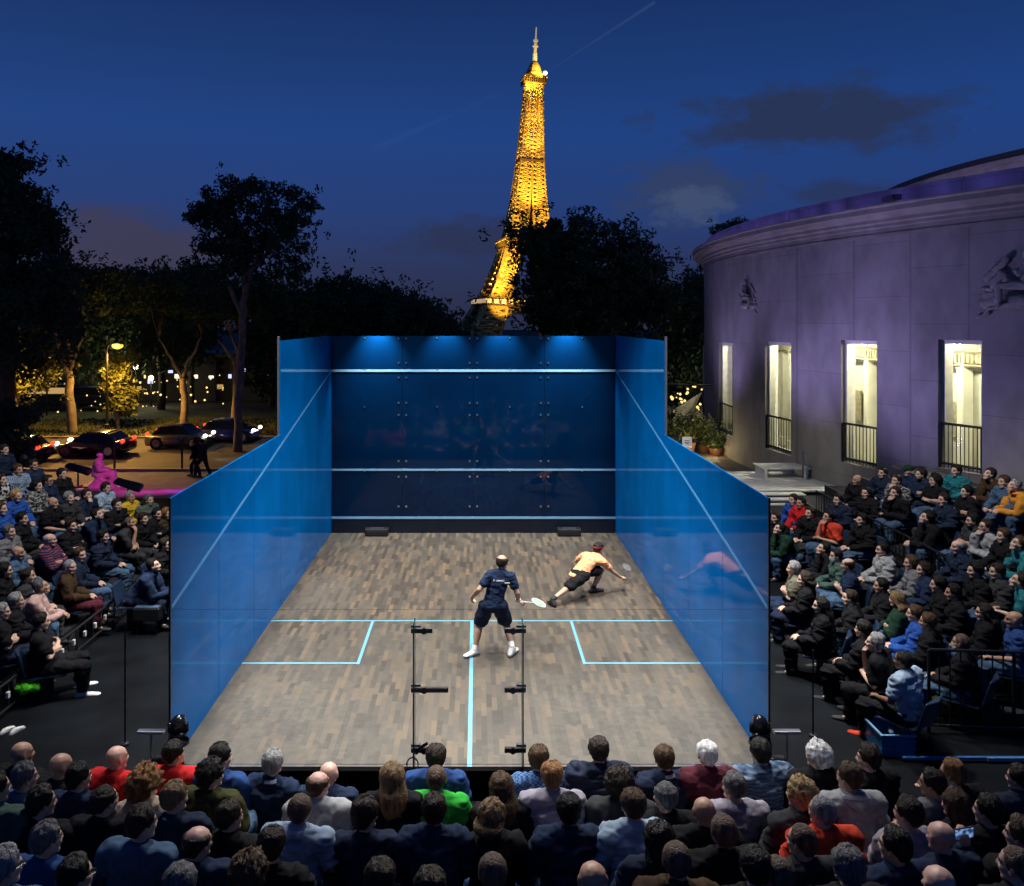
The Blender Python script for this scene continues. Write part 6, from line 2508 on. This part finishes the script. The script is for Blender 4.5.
def racket(loc, d, nrm, label, strm, frm):
    """loc: hand; d: direction of the shaft; nrm: normal of the face"""
    d = d.normalized()
    nrm = (nrm - d * nrm.dot(d)).normalized()
    s_ = d.cross(nrm)
    t = thing('squash_racket', label, 'racket', loc, 0, 'squash rackets', (1, 1, ZS))
    mb = MB()
    mb.tube([d * -.10, d * .14], .016, 10)
    mb.build('grip', M_white if strm is M_strw else M_blackm, t, True, True)
    mb = MB()
    mb.tube([d * .14, d * .26, d * .32], [.010, .010, .008], 8)
    mb.tube([d * .31, d * .37 + s_ * .05], .008, 8)
    mb.tube([d * .31, d * .37 - s_ * .05], .008, 8)
    mb.build('shaft', frm, t, True, True)
    c = d * .475
    mb = MB()
    mb.tube([c + d * .15 * math.cos(a) + s_ * .105 * math.sin(a) for a in [i * 2 * PI / 30 for i in range(31)]], .009, 8)
    mb.build('frame', frm, t, True, True)
    mb = MB()
    for i in range(-8, 9):
        u = i / 9
        w = math.sqrt(1 - u * u)
        mb.tube([c + s_ * .105 * u - d * .15 * w, c + s_ * .105 * u + d * .15 * w], .0013, 4)
        mb.tube([c + d * .15 * u - s_ * .105 * w, c + d * .15 * u + s_ * .105 * w], .0013, 4)
    mb.build('strings', strm, t, False, True)


M_strw = mat('pale_green_string', (.55, .80, .62), .5, var=.05)
M_strd = mat('grey_string', (.3, .3, .3), .5, var=.05)
hA = V(locA.x + pA['wrR'].x, locA.y + pA['wrR'].y, ZS * pA['wrR'].z) + V(.07, .045, -.03)
racket(hA, V(.56, .78, -.36), V(.1, -.55, .8), 'squash racket with pale green strings held low by the navy player', M_strw, mat('white_racket_frame', (.6, .68, .62), .4))
hB = V(locB.x + pB['wrR'].x, locB.y + pB['wrR'].y, ZS * pB['wrR'].z) + V(.065, .04, -.01)
racket(hB, V(.26, .92, .12), V(.5, -.5, .7), 'dark squash racket stretched out by the player in orange', M_strd, mat('dark_racket_frame', (.05, .05, .055), .4))

# ================================================================== statue figure
stp = seated(.10, 'lap', .3, .0, fem=1)
mb0 = remeshed(body_parts(stp) + head_parts(head_mat(stp)) + top_parts(stp, True, .05) + bottom_parts(stp, False, .06) +
               [[(V(-.3, .1, .42), .08), (V(.3, .1, .42), .08), (V(-.32, .45, .08), .08), (V(.32, .45, .08), .08), (V(-.3, -.15, .1), .1), (V(.3, -.15, .1), .1)]], .02, 4, .03, 8)
o = put('figure', mb0, M_bronze, st)
o.scale = (1.05, 1.05, 1.05 * ZS)
o.rotation_euler.z = R(-70)
o.location = (0, 0, zt - st.location.z - .02)

# ================================================================== small things round the court
def thin_pole(px, y0, y1, D, label):
    a = P(px, y0, D)
    b_ = P(px, y1, D)
    t = thing('thin_pole', label, 'pole', (a.x, D, FLZ), group='thin poles beside the court')
    mb = MB()
    mb.tube([(a.x, D, FLZ), (a.x, D, b_.z)], .010, 8)
    mb.build('shaft', M_black, t)
    mb = MB()
    mb.lathe([(.012, FLZ + .03), (.045, FLZ + .025), (.05, FLZ + .012), (.05, FLZ), (.01, FLZ)], (a.x, D, 0), 14)
    mb.build('foot', M_black, t)


thin_pole(125, 745, 622, 9.7, 'thin black upright pole beside the left court wall')
thin_pole(813, 745, 650, 9.9, 'thin black upright pole beside the right court wall')
for px, sx, lab in ((178, -1, 'black broadcast camera on a stand at the left back corner of the court'), (760, 1, 'black broadcast camera on a stand at the right back corner of the court')):
    D = 8.62
    p = P(px, 726, D)
    t = thing('broadcast_camera', lab, 'camera', (p.x, D, FLZ), group='corner cameras')
    mb = MB()
    mb.ell(p + V(0, 0, .01), (.082, .082, .105), 18, 12)
    mb.tube([p + V(0, 0, -.11), p + V(0, 0, -.06)], [.085, .09], 16)
    mb.tube([p + V(-.09, 0, -.06), p + V(-.09, 0, .03)], .022, 8)
    mb.tube([p + V(.09, 0, -.06), p + V(.09, 0, .03)], .022, 8)
    mb.build('housing', mat('gloss_black_plastic', (.010, .010, .011), .18, var=.1), t, True)
    mb = MB()
    mb.tube([p + V(0, .05, .02), p + V(0, .13, .02)], [.05, .042], 14)
    mb.build('lens', mat('lens_glass', (.01, .012, .02), .06, var=.1), t, True)
    mb = MB()
    mb.lathe([(.11, -.15), (.12, -.18), (.06, -.20), (.05, -.24)], p, 16)
    mb.build('mount', M_black, t)
    mb = MB()
    for a in (90, 210, 330):
        d = V(math.cos(R(a)), math.sin(R(a)), 0)
        mb.tube([p + V(0, 0, -.20), V(p.x, D, FLZ + .02) + d * .22], [.02, .016], 8)
    mb.build('tripod', M_black, t)
    q = P(px + sx * 27, 732, D + .1)
    t = thing('lamp_stand', 'slim steel stand with a flat head beside the ' + ('left' if sx < 0 else 'right') + ' corner camera', 'stand', (q.x, q.y, FLZ), group='stands beside the corner cameras')
    mb = MB()
    mb.tube([V(q.x, q.y, FLZ), q], .013, 8)
    mb.build('shaft', M_steel, t)
    mb = MB()
    mb.bbox(q.x - .14, q.x + .14, q.y - .035, q.y + .035, q.z - .012, q.z + .02, .006)
    mb.build('head', M_steel, t)
    mb = MB()
    mb.bbox(q.x + (.02 if sx < 0 else -.18), q.x + (.18 if sx < 0 else -.02), q.y - .05, q.y + .05, q.z - .40, q.z - .26, .02)
    mb.tube([V(q.x, q.y, q.z - .33), V(q.x + (.08 if sx < 0 else -.08), q.y, q.z - .33)], .012, 6)
    mb.build('junction_box', M_black, t)
# monitor box on the left
p = P(150, 612, 13.2)
t = thing('monitor_box', 'black referee monitor box with a bluish lid beside the left stand', 'monitor', (p.x, 13.2, FLZ))
mb = MB()
mb.bbox(p.x - .22, p.x + .20, 13.05, 13.35, p.z - .10, p.z + .10, .015)
mb.build('case', M_black, t)
mb = MB()
mb.bbox(p.x - .2, p.x + .18, 13.07, 13.33, p.z + .102, p.z + .118, .005)
mb.build('lid', mat('blue_grey_lid', (.06, .10, .17), .3, var=.2), t)
mb = MB()
for sx in (-.16, .14):
    for sy in (13.1, 13.3):
        mb.tube([(p.x + sx, sy, FLZ), (p.x + sx, sy, p.z - .09)], .014, 6)
mb.build('leg', M_black, t)
# things on the floor
p = P(27, 689, 10.7)
t = thing('folded_jacket', 'bright green jacket bundled on the low rail at left', 'jacket', p)
mb = MB()
rr = random.Random(6)
its = [[(p + V(rr.uniform(-.12, .12), rr.uniform(-.08, .08), rr.uniform(0, .05)), rr.uniform(.035, .06)), (p + V(rr.uniform(-.12, .12), rr.uniform(-.08, .08), rr.uniform(-.02, .06)), rr.uniform(.03, .055))] for _ in range(9)]
me = remeshed([[(c - p, r) for c, r in it] for it in its], .012, 3, .02, 20)
put('cloth', me, cloth('limegreen', (.12, .62, .03)), t)
mb = MB()
mb.hull([(p + V(.06, .08, .07), .03), (p + V(.1, .12, .09), .025)])
mb.build('blue_tag', cmat('blue'), t, True)
for i, (px, py) in enumerate(((7, 732), (17, 731))):
    q = P(px, py, 10.02)
    t = thing('trainer', 'white trainer left empty on the floor at the far left, ' + ('outer' if i == 0 else 'inner') + ' of the pair', 'shoe', (q.x, q.y, FLZ), R(-20), 'empty white trainers', (.7, .7, .56))
    mb = MB()
    mb.hull([((0, -.10, .03), (.038, .04, .03)), ((0, .10, .03), (.042, .05, .028)), ((0, -.06, .07), .03), ((0, .02, .06), .03)])
    mb.build('upper', M_white, t, True, True)
    mb = MB()
    mb.hull([((0, -.11, .008), (.044, .045, .008)), ((0, .12, .008), (.046, .05, .008))])
    mb.build('sole', mat('grey_sole', (.3, .3, .3), .6), t, True, True)
# blue crate with a bottle, right
p = P(895, 738, 9.5)
t = thing('storage_crate', 'blue translucent plastic crate on the floor under the nearest spectator at right', 'crate', (p.x, 9.6, FLZ))
M_crate = mat('blue_plastic', (.03, .16, .34), .25, var=.15, vscale=6)
mb = MB()
x0, x1, y0, y1, z0, z1 = p.x - .19, p.x + .19, 9.42, 9.86, FLZ + .01, FLZ + .24
for a in ((x0, x1, y0, y1, z0, z0 + .015), (x0, x0 + .015, y0, y1, z0 + .016, z1), (x1 - .015, x1, y0, y1, z0 + .016, z1), (x0 + .016, x1 - .016, y0, y0 + .015, z0 + .016, z1), (x0 + .016, x1 - .016, y1 - .015, y1, z0 + .016, z1)):
    mb.box(*a)
for z in (z0 + .08, z0 + .16):
    mb.box(x0 - .012, x1 + .012, y0 - .012, y0 - .001, z, z + .02)
mb.build('tub', M_crate, t)
mb = MB()
mb.box(x0 - .015, x1 + .015, y0 - .015, y0 + .010, z1 + .001, z1 + .02)
mb.box(x0 - .015, x1 + .015, y1 - .010, y1 + .015, z1 + .001, z1 + .02)
mb.box(x0 - .015, x0 + .010, y0 + .011, y1 - .011, z1 + .001, z1 + .02)
mb.box(x1 - .010, x1 + .015, y0 + .011, y1 - .011, z1 + .001, z1 + .02)
mb.build('rim', mat('pale_blue_plastic', (.16, .34, .52), .3), t)
bt = thing('water_bottle', 'clear water bottle lying in the blue crate', 'bottle', (p.x, 9.6, z0 + .21))
mb = MB()
mb.tube([(p.x - .02, 9.52, z0 + .21), (p.x, 9.60, z0 + .215), (p.x + .03, 9.70, z0 + .22)], [.03, .033, .03], 10)
mb.build('body', mat('clear_plastic', (.55, .62, .66), .15, var=.1), bt, True)
mb = MB()
mb.tube([(p.x + .03, 9.702, z0 + .22), (p.x + .038, 9.73, z0 + .221)], .014, 8)
mb.build('cap', M_white, bt, True)
# blue edge strip on the floor at right
a, b_ = P(902, 757, 9.35), P(1060, 760, 9.35)
t = thing('edge_strip', 'thin blue edge strip along the floor at the lower right', 'strip', (a.x, 9.35, FLZ))
mb = MB()
mb.bbox(a.x, b_.x, 9.32, 9.36, FLZ + .02, FLZ + .055, .008)
mb.build('tube', mat('blue_strip', (.05, .16, .42), .3), t)
mb = MB()
c_ = P(985, 757, 9.35).x
mb.bbox(c_, b_.x, 9.30, 9.315, FLZ + .015, FLZ + .06, .006)
mb.build('pale_sleeve', mat('pale_blue_plastic', (0, 0, 0)), t)
# bag behind the barrier
p = P(941, 712, 10.5)
t = thing('carrier_bag', 'pale carrier bag with a yellow green print behind the crowd barrier', 'bag', (p.x, 10.5, FLZ))
mb = MB()
mb.hull([((p.x - .12, 10.45, FLZ + .06), .05), ((p.x + .12, 10.45, FLZ + .06), .05), ((p.x - .10, 10.55, FLZ + .32), .03), ((p.x + .10, 10.5, FLZ + .34), .03)])
mb.build('bag_body', cloth('bag', (.34, .35, .26), stripes=('blot', (.22, .26, .04), 14)), t, True)
mb = MB()
mb.tube([(p.x - .07, 10.5, FLZ + .34), (p.x - .05, 10.5, FLZ + .46), (p.x + .05, 10.5, FLZ + .46), (p.x + .07, 10.5, FLZ + .34)], .010, 6)
mb.build('handle', M_black, t)
# floodlights by the statue
for i, (px, py, D, lab) in enumerate(((78, 470, 24.6, 'black stage lamp on a stand left of the pink statue'), (128, 486, 22.3, 'black stage lamp on a stand right of the pink statue'))):
    p = P(px, py, D)
    t = thing('stage_lamp', lab, 'lamp', (p.x, D, FLZ), group='stage lamps by the statue')
    mb = MB()
    mb.hull([(p + V(-.35, 0, .10), .05), (p + V(.28, 0, -.10), .07), (p + V(-.3, .1, .16), .05), (p + V(.3, .12, -.02), .07)])
    mb.build('housing', M_black, t)
    mb = MB()
    mb.tube([V(p.x, D, FLZ), V(p.x, D, p.z)], .025, 8)
    mb.build('post', M_black, t)
    mb = MB()
    mb.tube([V(p.x - .3, D, FLZ + .02), V(p.x + .3, D, FLZ + .02)], .02, 6)
    mb.tube([V(p.x, D - .3, FLZ + .02), V(p.x, D + .3, FLZ + .02)], .02, 6)
    mb.build('foot', M_black, t)
# weathered relief carvings high on the building: plain generic figures half sunk in the stone
for pxc, pyc, sc_, p1, p2 in ((750, 297, 1.0, 'knees', 'lap'), (1014, 284, 1.35, 'kneesR', 'back')):
    y = ymap(pxc)
    p, n = arc_at(y)
    zc = P(0, pyc, y).z
    a_, b_ = POSES[p1]['pose'], POSES[p2]['pose']
    g1 = body_parts(a_) + head_parts(head_mat(a_))
    g2 = [[(c + V(.32, -.28, .18), r) for c, r in it] for it in body_parts(b_) + head_parts(head_mat(b_))]
    g3 = [[(V(-.2, -.3, .3), .14), (V(.3, -.5, .4), .12), (V(.1, .5, .35), .10)], [(V(.1, .45, .9), .07), (V(.2, .1, 1.3), .06)], [(V(.2, -.5, .5), .09), (V(.35, -.75, .9), .05)]]
    me = remeshed(g1 + g2 + g3, .024, 5, .05, 7)
    # y along the wall, x sunk into it
    t_ = Vector((-n.y, n.x, 0))
    if sc_ > 1.2:
        t_ = -t_
    k = sc_ * .95
    M = Matrix(((n.x * .42 * k, t_.x * k, 0, p.x - n.x * .04), (n.y * .42 * k, t_.y * k, 0, p.y - n.y * .04), (0, 0, ZS * k, zc - .75 * ZS * k), (0, 0, 0, 1)))
    o = bpy.data.objects.new('relief_carving', me)
    COL.objects.link(o)
    me.materials.append(M_stone2)
    me.transform(Matrix.Translation(-bl.location) @ M)
    o.parent = bl
# two walkers on the pavement
for i, (px, lab, top) in enumerate(((196, 'walker in dark clothes on the pavement, nearer the grey car', 'black'), (203, 'walker in dark clothes on the pavement, nearer the court', 'charcoal'))):
    w = seated(.04, 'lap')
    k = .18 if i else -.16
    w.update(pel=V(0, 0, .92), waist=V(0, .01, 1.08), chest=V(0, .02, 1.28), neck=V(0, .03, 1.46), head=V(0, .06, 1.61), shL=V(-.18, .02, 1.40), shR=V(.18, .02, 1.40), elL=V(-.23, -.05, 1.14), elR=V(.23, .06, 1.14),
             wrL=V(-.22, .08, .92), wrR=V(.22, .20, .95), hipL=V(-.09, 0, .90), hipR=V(.09, 0, .90), knL=V(-.1, k + .05, .5), knR=V(.1, -k + .08, .5), anL=V(-.1, k * 1.4, .10), anR=V(.1, -k * 1.4, .10),
             toL=V(-.1, k * 1.4 + .15, .035), toR=V(.1, -k * 1.4 + .15, .035), handL=None, handR=None, hyaw=0, hpitch=0)
    D = 31.8
    q = P(px, 470, D)
    t = thing('person', lab, 'person', (q.x, D, GZ + .012), R(80), 'walkers on the pavement', (1.04, 1.04, ZS * 1.04))
    H = head_mat(w)
    me = remeshed(body_parts(w) + head_parts(H), .014, 2)
    paint_face(me, w)
    put('body', me, [SKINS['tan'], M_eye, M_lip, HC['dark']], t)
    put('coat', remeshed(top_parts(w, True, .03), .016, 3, .02, 10), cmat(top), t)
    put('trousers', remeshed(bottom_parts(w), .016, 3), cmat('navy'), t)
    for s_ in 'LR':
        put('shoe', remeshed(shoe_parts(w, s_), .013, 2), M_blackm, t)
    put('hair', HAIR['short'][i], HC['dark'], t, H)
print('objects', len(bpy.data.objects))
